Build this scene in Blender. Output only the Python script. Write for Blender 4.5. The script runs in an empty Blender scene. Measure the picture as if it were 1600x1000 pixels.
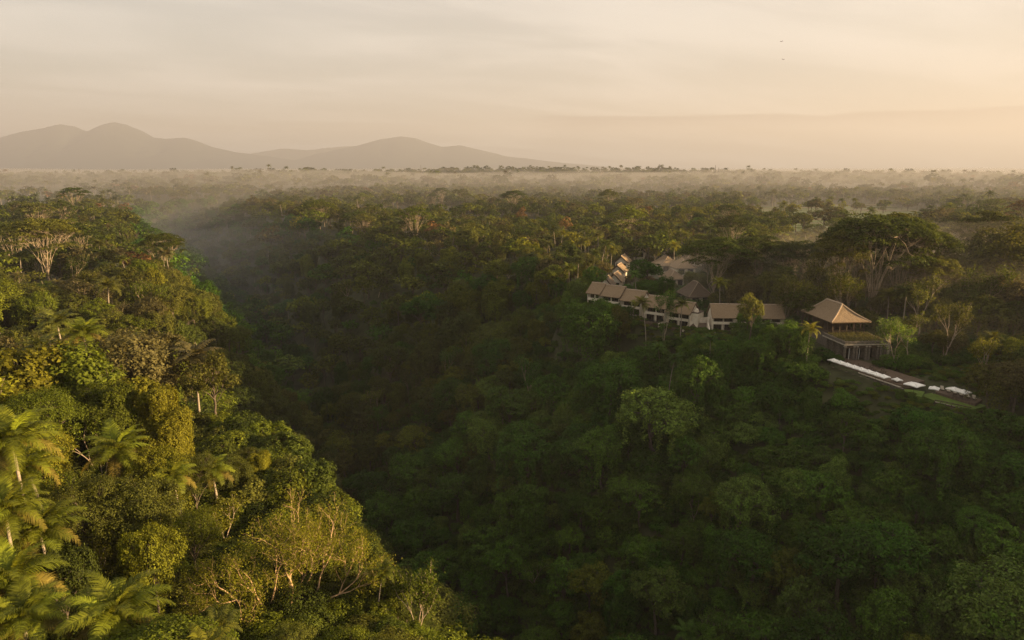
import bpy, math, random
import numpy as np
from mathutils import Vector, Matrix

SEED = 7
rnd = random.Random(SEED)
RAD = math.radians
scene = bpy.context.scene
COL = scene.collection

# ---------------------------------------------------------------- camera
CAM_Z = 51.0
PITCH = 12.0
FPX = 1073.0                     # focal length in pixels of a 1600 px wide frame
cam_data = bpy.data.cameras.new("camera")
cam_data.sensor_width = 36.0
cam_data.lens = FPX / 1600.0 * 36.0
cam_data.clip_start = 0.5
cam_data.clip_end = 30000.0
cam = bpy.data.objects.new("camera", cam_data)
COL.objects.link(cam)
cam.location = (0, 0, CAM_Z)
cam.rotation_euler = (RAD(90 - PITCH), 0, 0)
scene.camera = cam

# ---------------------------------------------------------------- sky and sun
SUN_AZ = 99.0                    # degrees to the right of the view (+Y towards +X)
SUN_EL = 11.0
world = bpy.data.worlds.new("World")
scene.world = world
world.use_nodes = True
wn, wl = world.node_tree.nodes, world.node_tree.links
wn.clear()
w_out = wn.new("ShaderNodeOutputWorld")
w_bg = wn.new("ShaderNodeBackground")
w_sky = wn.new("ShaderNodeTexSky")
w_sky.sky_type = 'NISHITA'
w_sky.sun_disc = False
w_sky.sun_elevation = RAD(SUN_EL)
w_sky.sun_rotation = RAD(SUN_AZ)
w_sky.altitude = 200
w_sky.air_density = 1.0
w_sky.dust_density = 4.0
w_sky.ozone_density = 1.0
w_bg.inputs["Strength"].default_value = 0.058
# a thin veil of high cloud over the whole sky: streaks of cirrus plus a low bank of stratus
w_tc = wn.new("ShaderNodeTexCoord")
w_sep = wn.new("ShaderNodeSeparateXYZ")
wl.new(w_tc.outputs["Generated"], w_sep.inputs[0])
def wmath(op, a, b=None, c=None):
    n = wn.new("ShaderNodeMath"); n.operation = op
    for i, v in enumerate((a, b, c)):
        if v is None: continue
        if isinstance(v, (int, float)): n.inputs[i].default_value = v
        else: wl.new(v, n.inputs[i])
    return n.outputs[0]
def wramp(fac, p0, p1, c0=(0, 0, 0, 1), c1=(1, 1, 1, 1)):
    n = wn.new("ShaderNodeValToRGB"); wl.new(fac, n.inputs[0])
    n.color_ramp.interpolation = 'EASE'
    e = n.color_ramp.elements
    e[0].position, e[0].color = p0, c0
    e[1].position, e[1].color = p1, c1
    return n.outputs[0]
zc = wmath('ADD', wmath('MAXIMUM', w_sep.outputs[2], 0.0), 0.10)
u_ = wmath('DIVIDE', w_sep.outputs[0], zc)
v_ = wmath('DIVIDE', w_sep.outputs[1], zc)
w_cmb = wn.new("ShaderNodeCombineXYZ")
wl.new(wmath('ADD', wmath('MULTIPLY', u_, 0.35), wmath('MULTIPLY', v_, 0.30)), w_cmb.inputs[0])
wl.new(wmath('SUBTRACT', wmath('MULTIPLY', v_, 1.0), wmath('MULTIPLY', u_, 0.5)), w_cmb.inputs[1])
w_n1 = wn.new("ShaderNodeTexNoise")
w_n1.inputs["Scale"].default_value = 1.1
w_n1.inputs["Detail"].default_value = 7.0
w_n1.inputs["Roughness"].default_value = 0.55
w_n1.inputs["Distortion"].default_value = 0.6
wl.new(w_cmb.outputs[0], w_n1.inputs["Vector"])
cirrus = wramp(w_n1.outputs["Fac"], 0.36, 0.70)
# low stratus bank a few degrees above the horizon, broken up along the azimuth
w_cmb2 = wn.new("ShaderNodeCombineXYZ")
wl.new(wmath('MULTIPLY', w_sep.outputs[0], 2.6), w_cmb2.inputs[0])
wl.new(wmath('MULTIPLY', w_sep.outputs[1], 2.6), w_cmb2.inputs[1])
wl.new(wmath('MULTIPLY', w_sep.outputs[2], 22.0), w_cmb2.inputs[2])
w_n2 = wn.new("ShaderNodeTexNoise")
w_n2.inputs["Scale"].default_value = 1.6
w_n2.inputs["Detail"].default_value = 5.0
wl.new(w_cmb2.outputs[0], w_n2.inputs["Vector"])
band_top = wmath('ADD', 0.080, wmath('MULTIPLY', wmath('SUBTRACT', w_n2.outputs["Fac"], 0.5), 0.03))
below = wmath('SUBTRACT', band_top, w_sep.outputs[2])
side = wramp(w_sep.outputs[0], 0.0, 0.10)
bank = wmath('MULTIPLY', wmath('MULTIPLY', side, wramp(wmath('MULTIPLY', below, 100.0), 0.0, 0.45)), wramp(wmath('MULTIPLY', below, 22.0), 0.05, 0.75, (1, 1, 1, 1), (0.25, 0.25, 0.25, 1)))
w_warm = wn.new("ShaderNodeMix"); w_warm.data_type = 'RGBA'; w_warm.blend_type = 'MULTIPLY'
w_warm.inputs[0].default_value = 1.0
wl.new(w_sky.outputs[0], w_warm.inputs[6])
w_warm.inputs[7].default_value = (0.56, 0.52, 0.47, 1)
w_m1 = wn.new("ShaderNodeMix"); w_m1.data_type = 'RGBA'
wl.new(wmath('ADD', 0.46, wmath('MULTIPLY', cirrus, 0.26)), w_m1.inputs[0])
wl.new(w_warm.outputs[2], w_m1.inputs[6])
w_m1.inputs[7].default_value = (4.4, 4.05, 3.6, 1)
w_m2 = wn.new("ShaderNodeMix"); w_m2.data_type = 'RGBA'
wl.new(wmath('MULTIPLY', bank, 0.75), w_m2.inputs[0])
wl.new(w_m1.outputs[2], w_m2.inputs[6])
w_m2.inputs[7].default_value = (1.3, 1.05, 0.95, 1)
wl.new(w_m2.outputs[2], w_bg.inputs["Color"])
wl.new(w_bg.outputs[0], w_out.inputs[0])

sun_data = bpy.data.lights.new("sun", 'SUN')
sun_data.energy = 5.0
sun_data.angle = RAD(0.6)
sun_data.color = (1.0, 0.69, 0.35)
sun = bpy.data.objects.new("sun", sun_data)
COL.objects.link(sun)
sdir = Vector((math.sin(RAD(SUN_AZ)) * math.cos(RAD(SUN_EL)), math.cos(RAD(SUN_AZ)) * math.cos(RAD(SUN_EL)), math.sin(RAD(SUN_EL))))
sun.rotation_euler = sdir.to_track_quat('Z', 'Y').to_euler()
sun.location = sdir * 300

scene.view_settings.view_transform = 'Standard'
scene.view_settings.look = 'None'
scene.view_settings.exposure = 2.2
scene.view_settings.gamma = 1.0
scene.view_settings.use_curve_mapping = False
scene.render.engine = 'CYCLES'
cy = scene.cycles
cy.max_bounces = 4
cy.diffuse_bounces = 2
cy.glossy_bounces = 1
cy.transmission_bounces = 3
cy.transparent_max_bounces = 8
cy.volume_bounces = 0
cy.use_denoising = True
cy.denoising_prefilter = 'NONE'

HAZE_DENSITY = 0.00009

# ---------------------------------------------------------------- helpers
CP, SP = math.cos(RAD(PITCH)), math.sin(RAD(PITCH))
def ray(px, py):
    u, v = (px - 800.0) / FPX, (500.0 - py) / FPX
    return Vector((u, CP + v * SP, -SP + v * CP))
def at_z(px, py, z):                      # world point at height z seen along a line of sight
    d = ray(px, py); t = (z - CAM_Z) / d.z
    return Vector((d.x * t, d.y * t, z))
def at_d(px, py, dist):                   # world point at a forward distance
    d = ray(px, py)
    return Vector((d.x * dist, d.y * dist, CAM_Z + d.z * dist))
def project(x, y, z):
    dz = z - CAM_Z
    f = y * CP - dz * SP
    up = y * SP + dz * CP
    f = np.where(np.abs(f) < 1e-3, 1e-3, f)
    return 800 + FPX * x / f, 500 - FPX * up / f, f

def tag(o, label=None, cat=None, group=None, kind=None):
    if label: o["label"] = label
    if cat: o["category"] = cat
    if group: o["group"] = group
    if kind: o["kind"] = kind
    return o
def empty(name, loc=(0, 0, 0), rz=0.0, sc=1.0, parent=None):
    o = bpy.data.objects.new(name, None)
    o.empty_display_size = 0.3
    COL.objects.link(o)
    o.location = loc; o.rotation_euler = (0, 0, rz); o.scale = (sc, sc, sc)
    if parent: o.parent = parent
    return o
def link(name, mesh, parent=None, loc=None, rot=None, sc=None):
    o = bpy.data.objects.new(name, mesh)
    COL.objects.link(o)
    if parent: o.parent = parent
    if loc is not None: o.location = loc
    if rot is not None: o.rotation_euler = rot
    if sc is not None: o.scale = sc if hasattr(sc, '__len__') else (sc, sc, sc)
    return o

def quad_mesh(name, V, F, mats, midx=None, attr=None, smooth=False):
    """V (n,3), F (m,4) -> mesh; attr: per-vertex float called leaf"""
    me = bpy.data.meshes.new(name)
    V = np.asarray(V, np.float32); F = np.asarray(F, np.int32)
    me.vertices.add(len(V)); me.vertices.foreach_set("co", V.ravel())
    me.loops.add(F.size); me.loops.foreach_set("vertex_index", F.ravel())
    me.polygons.add(len(F))
    me.polygons.foreach_set("loop_start", np.arange(0, F.size, 4, dtype=np.int32))
    me.polygons.foreach_set("loop_total", np.full(len(F), 4, np.int32))
    for m in mats: me.materials.append(m)
    if midx is not None: me.polygons.foreach_set("material_index", np.asarray(midx, np.int32))
    if smooth is True: me.polygons.foreach_set("use_smooth", np.ones(len(F), bool))
    elif smooth is not False: me.polygons.foreach_set("use_smooth", np.asarray(smooth, bool))
    if attr is not None:
        a = me.attributes.new("leaf", 'FLOAT', 'POINT'); a.data.foreach_set("value", np.asarray(attr, np.float32))
    me.update(calc_edges=True)
    return me

class MB:
    """collects boxes, prisms and tubes for ONE part"""
    def __init__(s): s.v = []; s.f = []
    def add(s, vs, fs):
        b = len(s.v); s.v += [tuple(p) for p in vs]; s.f += [tuple(i + b for i in f) for f in fs]; return s
    def box(s, x0, x1, y0, y1, z0, z1):
        return s.add([(x0, y0, z0), (x1, y0, z0), (x1, y1, z0), (x0, y1, z0), (x0, y0, z1), (x1, y0, z1), (x1, y1, z1), (x0, y1, z1)],
                     [(3, 2, 1, 0), (4, 5, 6, 7), (0, 1, 5, 4), (1, 2, 6, 5), (2, 3, 7, 6), (3, 0, 4, 7)])
    def hull(s, bottom, top):              # two rings of the same count
        n = len(bottom); fs = [tuple(reversed(range(n))), tuple(range(n, 2 * n))]
        for i in range(n): j = (i + 1) % n; fs.append((i, j, n + j, n + i))
        return s.add(list(bottom) + list(top), fs)
    def tube(s, pts, rs, n=7):
        pts = [Vector(p) for p in pts]; vs, fs = [], []
        for i, p in enumerate(pts):
            d = (pts[min(i + 1, len(pts) - 1)] - pts[max(i - 1, 0)]).normalized()
            a = d.cross(Vector((0, 0, 1)) if abs(d.z) < .9 else Vector((1, 0, 0))).normalized(); b = d.cross(a)
            for k in range(n):
                t = 2 * math.pi * k / n; vs.append(p + (a * math.cos(t) + b * math.sin(t)) * rs[i])
        for i in range(len(pts) - 1):
            for k in range(n):
                k2 = (k + 1) % n; fs.append((i * n + k, i * n + k2, (i + 1) * n + k2, (i + 1) * n + k))
        fs.append(tuple(reversed(range(n)))); fs.append(tuple(range((len(pts) - 1) * n, len(pts) * n)))
        return s.add(vs, fs)
    def build(s, name, mat, parent=None, loc=None, rot=None):
        me = bpy.data.meshes.new(name); me.from_pydata(s.v, [], s.f); me.materials.append(mat); me.update()
        return link(name, me, parent, loc, rot)

# ---------------------------------------------------------------- materials
def new_mat(name):
    m = bpy.data.materials.new(name); m.use_nodes = True
    nt = m.node_tree; nt.nodes.clear()
    return m, nt.nodes, nt.links
def surf_mat(name, c0, c1, scale=2.0, rough=0.85, bump=0.3, stretch=(1, 1, 1), detail=6.0, spec=0.25, coord="Object", bump_dist=0.05):
    m, n, l = new_mat(name)
    out = n.new("ShaderNodeOutputMaterial"); b = n.new("ShaderNodeBsdfPrincipled")
    tc = n.new("ShaderNodeTexCoord"); mp = n.new("ShaderNodeMapping"); mp.inputs["Scale"].default_value = stretch
    l.new(tc.outputs[coord], mp.inputs[0])
    t = n.new("ShaderNodeTexNoise"); t.inputs["Scale"].default_value = scale; t.inputs["Detail"].default_value = detail
    t.inputs["Roughness"].default_value = 0.62
    l.new(mp.outputs[0], t.inputs["Vector"])
    r = n.new("ShaderNodeValToRGB"); r.color_ramp.elements[0].position = .33; r.color_ramp.elements[1].position = .68
    r.color_ramp.elements[0].color = (*c0, 1); r.color_ramp.elements[1].color = (*c1, 1)
    l.new(t.outputs["Fac"], r.inputs[0]); l.new(r.outputs[0], b.inputs["Base Color"])
    b.inputs["Roughness"].default_value = rough; b.inputs["Specular IOR Level"].default_value = spec
    if bump:
        bp = n.new("ShaderNodeBump"); bp.inputs["Strength"].default_value = bump; bp.inputs["Distance"].default_value = bump_dist
        l.new(t.outputs["Fac"], bp.inputs["Height"]); l.new(bp.outputs[0], b.inputs["Normal"])
    l.new(b.outputs[0], out.inputs[0])
    return m
def leaf_mat(name, trans=0.40, spec=0.10, vary=0.55, glow=(1.25, 1.12, 0.6)):
    """leaf colour comes from the object's own colour, varied a little from leaf to leaf and from tree to tree"""
    m, n, l = new_mat(name)
    out = n.new("ShaderNodeOutputMaterial"); b = n.new("ShaderNodeBsdfPrincipled"); tr = n.new("ShaderNodeBsdfTranslucent")
    oi = n.new("ShaderNodeObjectInfo"); tint = n.new("ShaderNodeAttribute"); tint.attribute_type = 'INSTANCER'; tint.attribute_name = "color"; at = n.new("ShaderNodeAttribute"); at.attribute_name = "leaf"
    mr = n.new("ShaderNodeMapRange"); mr.inputs[3].default_value = 1 - vary; mr.inputs[4].default_value = 1 + vary
    l.new(at.outputs["Fac"], mr.inputs[0])
    h = n.new("ShaderNodeHueSaturation"); h.inputs["Saturation"].default_value = 1.0
    mh = n.new("ShaderNodeMapRange"); mh.inputs[3].default_value = 0.488; mh.inputs[4].default_value = 0.508
    l.new(oi.outputs["Random"], mh.inputs[0]); l.new(mh.outputs[0], h.inputs["Hue"])
    fr = n.new("ShaderNodeMath"); fr.operation = 'MULTIPLY'; fr.inputs[1].default_value = 13.7; l.new(oi.outputs["Random"], fr.inputs[0])
    f2 = n.new("ShaderNodeMath"); f2.operation = 'FRACT'; l.new(fr.outputs[0], f2.inputs[0])
    f3 = n.new("ShaderNodeMath"); f3.operation = 'MULTIPLY_ADD'; f3.inputs[1].default_value = 0.62; f3.inputs[2].default_value = 0.72; l.new(f2.outputs[0], f3.inputs[0])
    f4 = n.new("ShaderNodeMath"); f4.operation = 'MULTIPLY'; l.new(f3.outputs[0], f4.inputs[0]); l.new(mr.outputs[0], f4.inputs[1])
    l.new(f4.outputs[0], h.inputs["Value"]); l.new(tint.outputs["Color"], h.inputs["Color"])
    l.new(h.outputs[0], b.inputs["Base Color"])
    b.inputs["Roughness"].default_value = 0.6; b.inputs["Specular IOR Level"].default_value = spec
    mx = n.new("ShaderNodeMix"); mx.data_type = 'RGBA'; mx.blend_type = 'MULTIPLY'; mx.inputs[0].default_value = 1
    l.new(h.outputs[0], mx.inputs[6]); mx.inputs[7].default_value = (*glow, 1); l.new(mx.outputs[2], tr.inputs[0])
    ms = n.new("ShaderNodeMixShader"); ms.inputs[0].default_value = trans
    l.new(b.outputs[0], ms.inputs[1]); l.new(tr.outputs[0], ms.inputs[2]); l.new(ms.outputs[0], out.inputs[0])
    return m
M = {}
M["leaf"] = leaf_mat("leaf")
M["frond"] = leaf_mat("frond", 0.42, 0.18, 0.35, (1.35, 1.15, 0.5))
M["bark"] = surf_mat("bark", (0.055, 0.042, 0.03), (0.13, 0.105, 0.08), 3.0, stretch=(3, 3, .5))
M["pale_bark"] = surf_mat("pale_bark", (0.22, 0.17, 0.12), (0.40, 0.32, 0.23), 2.5, stretch=(2, 2, .5))
M["warm_bark"] = surf_mat("tan_bark", (0.30, 0.20, 0.11), (0.48, 0.33, 0.19), 2.5, stretch=(2, 2, .5))
M["palm_bark"] = surf_mat("palm_bark", (0.16, 0.13, 0.10), (0.33, 0.28, 0.22), 4.0, stretch=(.5, .5, 4))
M["soil"] = surf_mat("forest_floor", (0.022, 0.026, 0.010), (0.055, 0.06, 0.022), 0.25, rough=.95, bump=.6, bump_dist=.4)
M["thatch"] = surf_mat("thatch", (0.15, 0.105, 0.063), (0.26, 0.188, 0.115), 2.2, rough=.95, bump=.7, stretch=(5, 1.2, 1.2), bump_dist=.12)
M["thatch_dark"] = surf_mat("weathered_thatch", (0.09, 0.065, 0.045), (0.18, 0.135, 0.095), 2.2, rough=.95, bump=.7, stretch=(5, 1.2, 1.2), bump_dist=.12)
M["ridge"] = surf_mat("ridge_thatch", (0.27, 0.20, 0.14), (0.40, 0.31, 0.22), 3.0, rough=.9)
M["plaster"] = surf_mat("cream_plaster", (0.58, 0.50, 0.39), (0.74, 0.66, 0.53), 0.9, rough=.85, bump=.1)
M["stone"] = surf_mat("dark_volcanic_stone", (0.075, 0.062, 0.05), (0.17, 0.145, 0.115), 2.5, rough=.85, bump=.4)
M["pale_stone"] = surf_mat("pale_stone", (0.26, 0.23, 0.18), (0.42, 0.37, 0.29), 1.8, rough=.85, bump=.3)
M["wood"] = surf_mat("dark_wood", (0.035, 0.023, 0.015), (0.085, 0.058, 0.038), 3.0, rough=.6, stretch=(1, 1, 6))
M["deck"] = surf_mat("brown_deck", (0.075, 0.05, 0.035), (0.14, 0.10, 0.07), 2.0, rough=.75)
M["white"] = surf_mat("white_canvas", (0.74, 0.72, 0.67), (0.84, 0.82, 0.77), 1.2, rough=.8, bump=.1)
M["lawn"] = surf_mat("lawn_turf", (0.085, 0.14, 0.02), (0.13, 0.19, 0.035), 1.2, rough=.9, bump=.5)
M["paddy"] = surf_mat("rice", (0.065, 0.09, 0.028), (0.12, 0.14, 0.05), 0.08, rough=.9, bump=.3)
M["paddy_dry"] = surf_mat("stubble", (0.10, 0.09, 0.045), (0.16, 0.135, 0.07), 0.08, rough=.9, bump=.3)
M["mountain"] = surf_mat("mountain_slopes", (0.020, 0.030, 0.026), (0.036, 0.046, 0.036), 0.004, rough=.95, bump=.0, detail=10)
M["metal"] = surf_mat("galvanised_metal", (0.12, 0.12, 0.12), (0.2, 0.2, 0.2), 2.0, rough=.5)
M["tile"] = surf_mat("clay_tile", (0.16, 0.075, 0.045), (0.27, 0.13, 0.08), 1.5, rough=.85)
def glass_mat():
    m, n, l = new_mat("dark_glass")
    out = n.new("ShaderNodeOutputMaterial"); b = n.new("ShaderNodeBsdfPrincipled")
    b.inputs["Base Color"].default_value = (0.012, 0.012, 0.011, 1); b.inputs["Roughness"].default_value = .08
    l.new(b.outputs[0], out.inputs[0]); return m
M["glass"] = glass_mat()

# ---------------------------------------------------------------- terrain
def smooth(t):
    t = np.clip(t, 0, 1); return t * t * (3 - 2 * t)
def vnoise(x, y, seed=0):
    xi = np.floor(x).astype(np.int64); yi = np.floor(y).astype(np.int64)
    fx, fy = smooth(x - xi), smooth(y - yi)
    def h(a, b):
        n = (a * 374761393 + b * 668265263 + seed * 1442695041) & 0xFFFFFFFF
        n = ((n ^ (n >> 13)) * 1274126177) & 0xFFFFFFFF
        return ((n ^ (n >> 16)) & 0xFFFF) / 65535.0
    return (h(xi, yi) * (1 - fx) + h(xi + 1, yi) * fx) * (1 - fy) + (h(xi, yi + 1) * (1 - fx) + h(xi + 1, yi + 1) * fx) * fy
def fbm(x, y, seed=0, o=4):
    s = 0; a = .5
    for i in range(o): s = s + a * vnoise(x * 2 ** i, y * 2 ** i, seed + i * 17); a *= .5
    return s / (1 - .5 ** o)
AX_Y = [-400, 0, 70, 115, 176, 359, 650, 800, 950, 1125, 1375, 1800, 6000]
AX_X = [190, 65, 32, 6, -30, -112, -276, -372, -462, -510, -470, -300, -300]
RL_Y = [-400, 0, 60, 115, 170, 240, 300, 360, 440, 620, 760, 900, 1100, 6000]
RL_R = [60, 50, 40, 45, 76, 62, 60, 72, 98, 75, 95, 70, 90, 90]
RR_Y = [-400, 100, 250, 420, 560, 700, 850, 1000, 1150, 6000]
RR_R = [108, 106, 105, 104, 118, 95, 75, 130, 110, 110]
PADS = []                                  # (x, y, radius, z, blend)
def terrain(x, y):
    x = np.asarray(x, float); y = np.asarray(y, float)
    xa = np.interp(y, AX_Y, AX_X)
    d = (x - xa) * .9
    dep = np.interp(y, [160, 420, 1250, 1700], [88, 58, 36, 0])
    wob = (fbm(x / 60, y / 60, 3) - .5)
    dr = np.interp(y, RR_Y, RR_R) * (1 + .25 * wob); dl = np.interp(y, RL_Y, RL_R) * (1 + .25 * wob)
    tr = np.clip((d - 7) / (dr - 7), 0, 1); tl = np.clip((-d - 7) / (dl - 7), 0, 1)
    t = np.where(d > 0, tr, tl)
    prof = np.where(d > 0, .55 * np.clip(t / .38, 0, 1) ** .85 + .45 * np.clip((t - .38) / .62, 0, 1), smooth(t) * .4 + t * .6)
    prof = prof - .03 * np.sin(prof * math.pi) * np.sin(y / 17 + wob * 6)
    h = -dep * (1 - prof)
    h = h + (fbm(x / 35, y / 35, 11) - .5) * 7 * np.clip(t * (1 - t) * 4, .15, 1)
    h = h + (fbm(x / 160, y / 160, 23) - .5) * np.clip((y - 150) / 600, 0, 1) * 10
    h = h + np.clip(y - 750, 0, 3500) * .011 + np.clip(y - 2300, 0, 1100) * .034 * fbm(x / 700 + 40, y / 900, 61, 3)
    h = h + np.where((d < 0), 3.0 * tl * np.clip((160 - y) / 60, 0, 1), 0)
    for (cx, cy_, r, z, b) in PADS:
        q = np.sqrt((x - cx) ** 2 + (y - cy_) ** 2)
        w = 1 - smooth((q - r) / b)
        h = h * (1 - w) + z * w
    return h

# building sites are levelled before the ground sheet is made
PADS += [(98, 200, 22, 0, 14), (92, 176, 11, -0.6, 8), (103, 168, 8, -1.6, 6), (109, 158, 8, -3.0, 6), (117, 147, 7, -5.0, 6),
         (78, 229, 16, 0, 12), (56, 240, 12, 0.3, 10), (42, 252, 12, 1.6, 10), (33, 262, 10, 2.6, 10)]
FIELD = [(235, 640), (330, 1010), (560, 1120), (560, 820), (400, 640), (290, 560)]   # clearing with rice terraces

def grade(a, fine0, fine1, b, step, growth):
    c = list(np.arange(fine0, fine1 + .1, step)); s = step
    while c[-1] < b: s *= growth; c.append(min(c[-1] + s, b))
    s = step; l = []
    x = fine0
    while x > a: s *= growth; x = max(x - s, a); l.append(x)
    return np.array(l[::-1] + c)
gx = grade(-23000, -260, 200, 23000, 4.0, 1.06)
gy = grade(-420, -60, 420, 23500, 4.0, 1.06)
GX, GY = np.meshgrid(gx, gy)
GZ = terrain(GX, GY)
nx, ny = len(gx), len(gy)
idx = np.arange(nx * ny).reshape(ny, nx)
F = np.stack([idx[:-1, :-1], idx[:-1, 1:], idx[1:, 1:], idx[1:, :-1]], -1).reshape(-1, 4)
ground = link("ground", quad_mesh("ground", np.stack([GX, GY, GZ], -1).reshape(-1, 3), F, [M["soil"]], smooth=True))
tag(ground, "dark forest floor falling into a deep gorge", "ground", kind="structure")
def tz(x, y): return float(terrain(np.array([x]), np.array([y]))[0])

# ---------------------------------------------------------------- mountains
def mountain(name, pts, dist, depth, seed, label, rough=.4):
    px = np.array([p[0] for p in pts], float); py = np.array([p[1] for p in pts], float)
    n, m = 260, 80
    xs = np.linspace(px[0], px[-1], n)
    X = (xs - 800) / FPX * dist
    top = np.array([at_d(a, b, dist / ray(a, b).y).z for a, b in zip(xs, np.interp(xs, px, py))])
    base = 20.0
    s = np.linspace(-1, 1, m)
    XX, SS = np.meshgrid(X, s)
    H = np.maximum(top - base, 0)[None, :] * np.ones((m, 1))
    ker = np.exp(-np.linspace(-2, 2, 41) ** 2); ker /= ker.sum()
    hp = np.pad(H[0], 20, mode='edge'); soft = np.minimum(np.convolve(hp, ker, 'valid')[:n], H[0])
    w = np.abs(SS)
    fall = (1 - w) ** 1.35
    rid = 1 - np.abs(2 * fbm(XX / 1080, SS * depth / 1700 + 7, seed, 5) - 1)
    gul = np.clip(w * 6, 0, 1) * rough * (rid - .75)
    Z = base - 12 + (H * (1 - np.clip(w * 4, 0, 1)) + soft[None, :] * np.clip(w * 4, 0, 1)) * np.clip(fall + np.minimum(gul, 0) * fall * 1.6, 0, 1) + 12 * fall
    idx = np.arange(n * m).reshape(m, n)
    F = np.stack([idx[:-1, :-1], idx[:-1, 1:], idx[1:, 1:], idx[1:, :-1]], -1).reshape(-1, 4)
    o = link(name, quad_mesh(name, np.stack([XX, dist + SS * depth, Z], -1).reshape(-1, 3), F, [M["mountain"]], smooth=True))
    tag(o, label, "mountain", kind="structure")
mountain("mountain", [(-420, 262), (-200, 245), (-60, 226), (0, 221), (20, 216), (60, 205), (95, 199), (120, 192), (140, 195), (158, 204), (166, 201), (185, 193), (202, 189), (218, 192), (240, 203), (258, 214), (278, 216), (305, 214), (322, 219), (345, 229), (380, 237), (425, 243), (470, 250), (540, 264), (600, 270)],
         18000, 3000, 5, "hazy twin peaked mountain on the horizon")
mountain("mountain", [(400, 268), (470, 250), (505, 239), (560, 228), (600, 217), (632, 212), (655, 215), (672, 222), (695, 229), (722, 226), (745, 232), (790, 243), (860, 252), (960, 262), (1060, 270)],
         18600, 2900, 9, "hazy single humped mountain to the right of the twin peaks")
mountain("mountain", [(330, 268), (400, 240), (450, 231), (490, 234), (520, 230), (560, 227), (640, 250), (700, 268)],
         21500, 1200, 13, "faint far ridge between the two nearer mountains")
# ---------------------------------------------------------------- tree shapes (numpy)
class Arr:
    def __init__(s): s.V = []; s.F = []; s.A = []; s.n = 0
    def add(s, V, F, A=None):
        V = np.asarray(V, float); s.V.append(V); s.F.append(np.asarray(F, np.int64) + s.n)
        s.A.append(np.full(len(V), .5) if A is None else A); s.n += len(V)
    def get(s):
        if not s.V: return np.zeros((0, 3)), np.zeros((0, 4), int), np.zeros(0)
        return np.concatenate(s.V), np.concatenate(s.F), np.concatenate(s.A)
def unit(v): return v / np.maximum(np.linalg.norm(v, axis=-1, keepdims=True), 1e-9)
def leaves(arr, P, N, L, W, g, droop=.15):
    n = len(P)
    if n == 0: return
    N = unit(N); T = unit(np.cross(N, unit(g.normal(size=(n, 3))))); B = np.cross(N, T)
    L = L * g.uniform(.65, 1.35, (n, 1)); W = W * g.uniform(.7, 1.3, (n, 1))
    a = P - T * L * .5; c = P + T * L * .5; c[:, 2] -= (L * droop)[:, 0]
    b = P + B * W * .5 + N * W * .12; d = P - B * W * .5 + N * W * .12
    V = np.stack([a, b, c, d], 1).reshape(-1, 3)
    F = np.arange(4 * n).reshape(-1, 4)
    arr.add(V, F, np.repeat(g.uniform(0, 1, n), 4))
def tube(arr, pts, rs, k=6):
    pts = np.asarray(pts, float); m = len(pts)
    d = unit(np.gradient(pts, axis=0))
    ref = np.where(np.abs(d[:, 2:3]) < .9, np.array([[0, 0, 1.]]), np.array([[1., 0, 0]]))
    a = unit(np.cross(d, ref)); b = np.cross(d, a)
    t = np.linspace(0, 2 * math.pi, k, endpoint=False)
    V = pts[:, None, :] + (a[:, None, :] * np.cos(t)[None, :, None] + b[:, None, :] * np.sin(t)[None, :, None]) * np.asarray(rs)[:, None, None]
    i = np.arange(m * k).reshape(m, k); j = np.roll(i, -1, 1)
    F = np.stack([i[:-1], j[:-1], j[1:], i[1:]], -1).reshape(-1, 4)
    arr.add(V.reshape(-1, 3), F)
def bend(p0, p1, g, n=5, wob=.08, sag=0.0):
    t = np.linspace(0, 1, n)[:, None]
    P = np.asarray(p0) * (1 - t) + np.asarray(p1) * t
    L = np.linalg.norm(np.asarray(p1) - np.asarray(p0))
    P += g.normal(size=(n, 3)) * wob * L * np.sin(t * math.pi)
    P[:, 2] += sag * L * np.sin(t[:, 0] * math.pi)
    return P
def fib(n, g, zmin=-1.0):
    z = g.uniform(zmin, 1, n); a = g.uniform(0, 2 * math.pi, n); r = np.sqrt(1 - z * z)
    return np.stack([r * np.cos(a), r * np.sin(a), z], 1)

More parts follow.
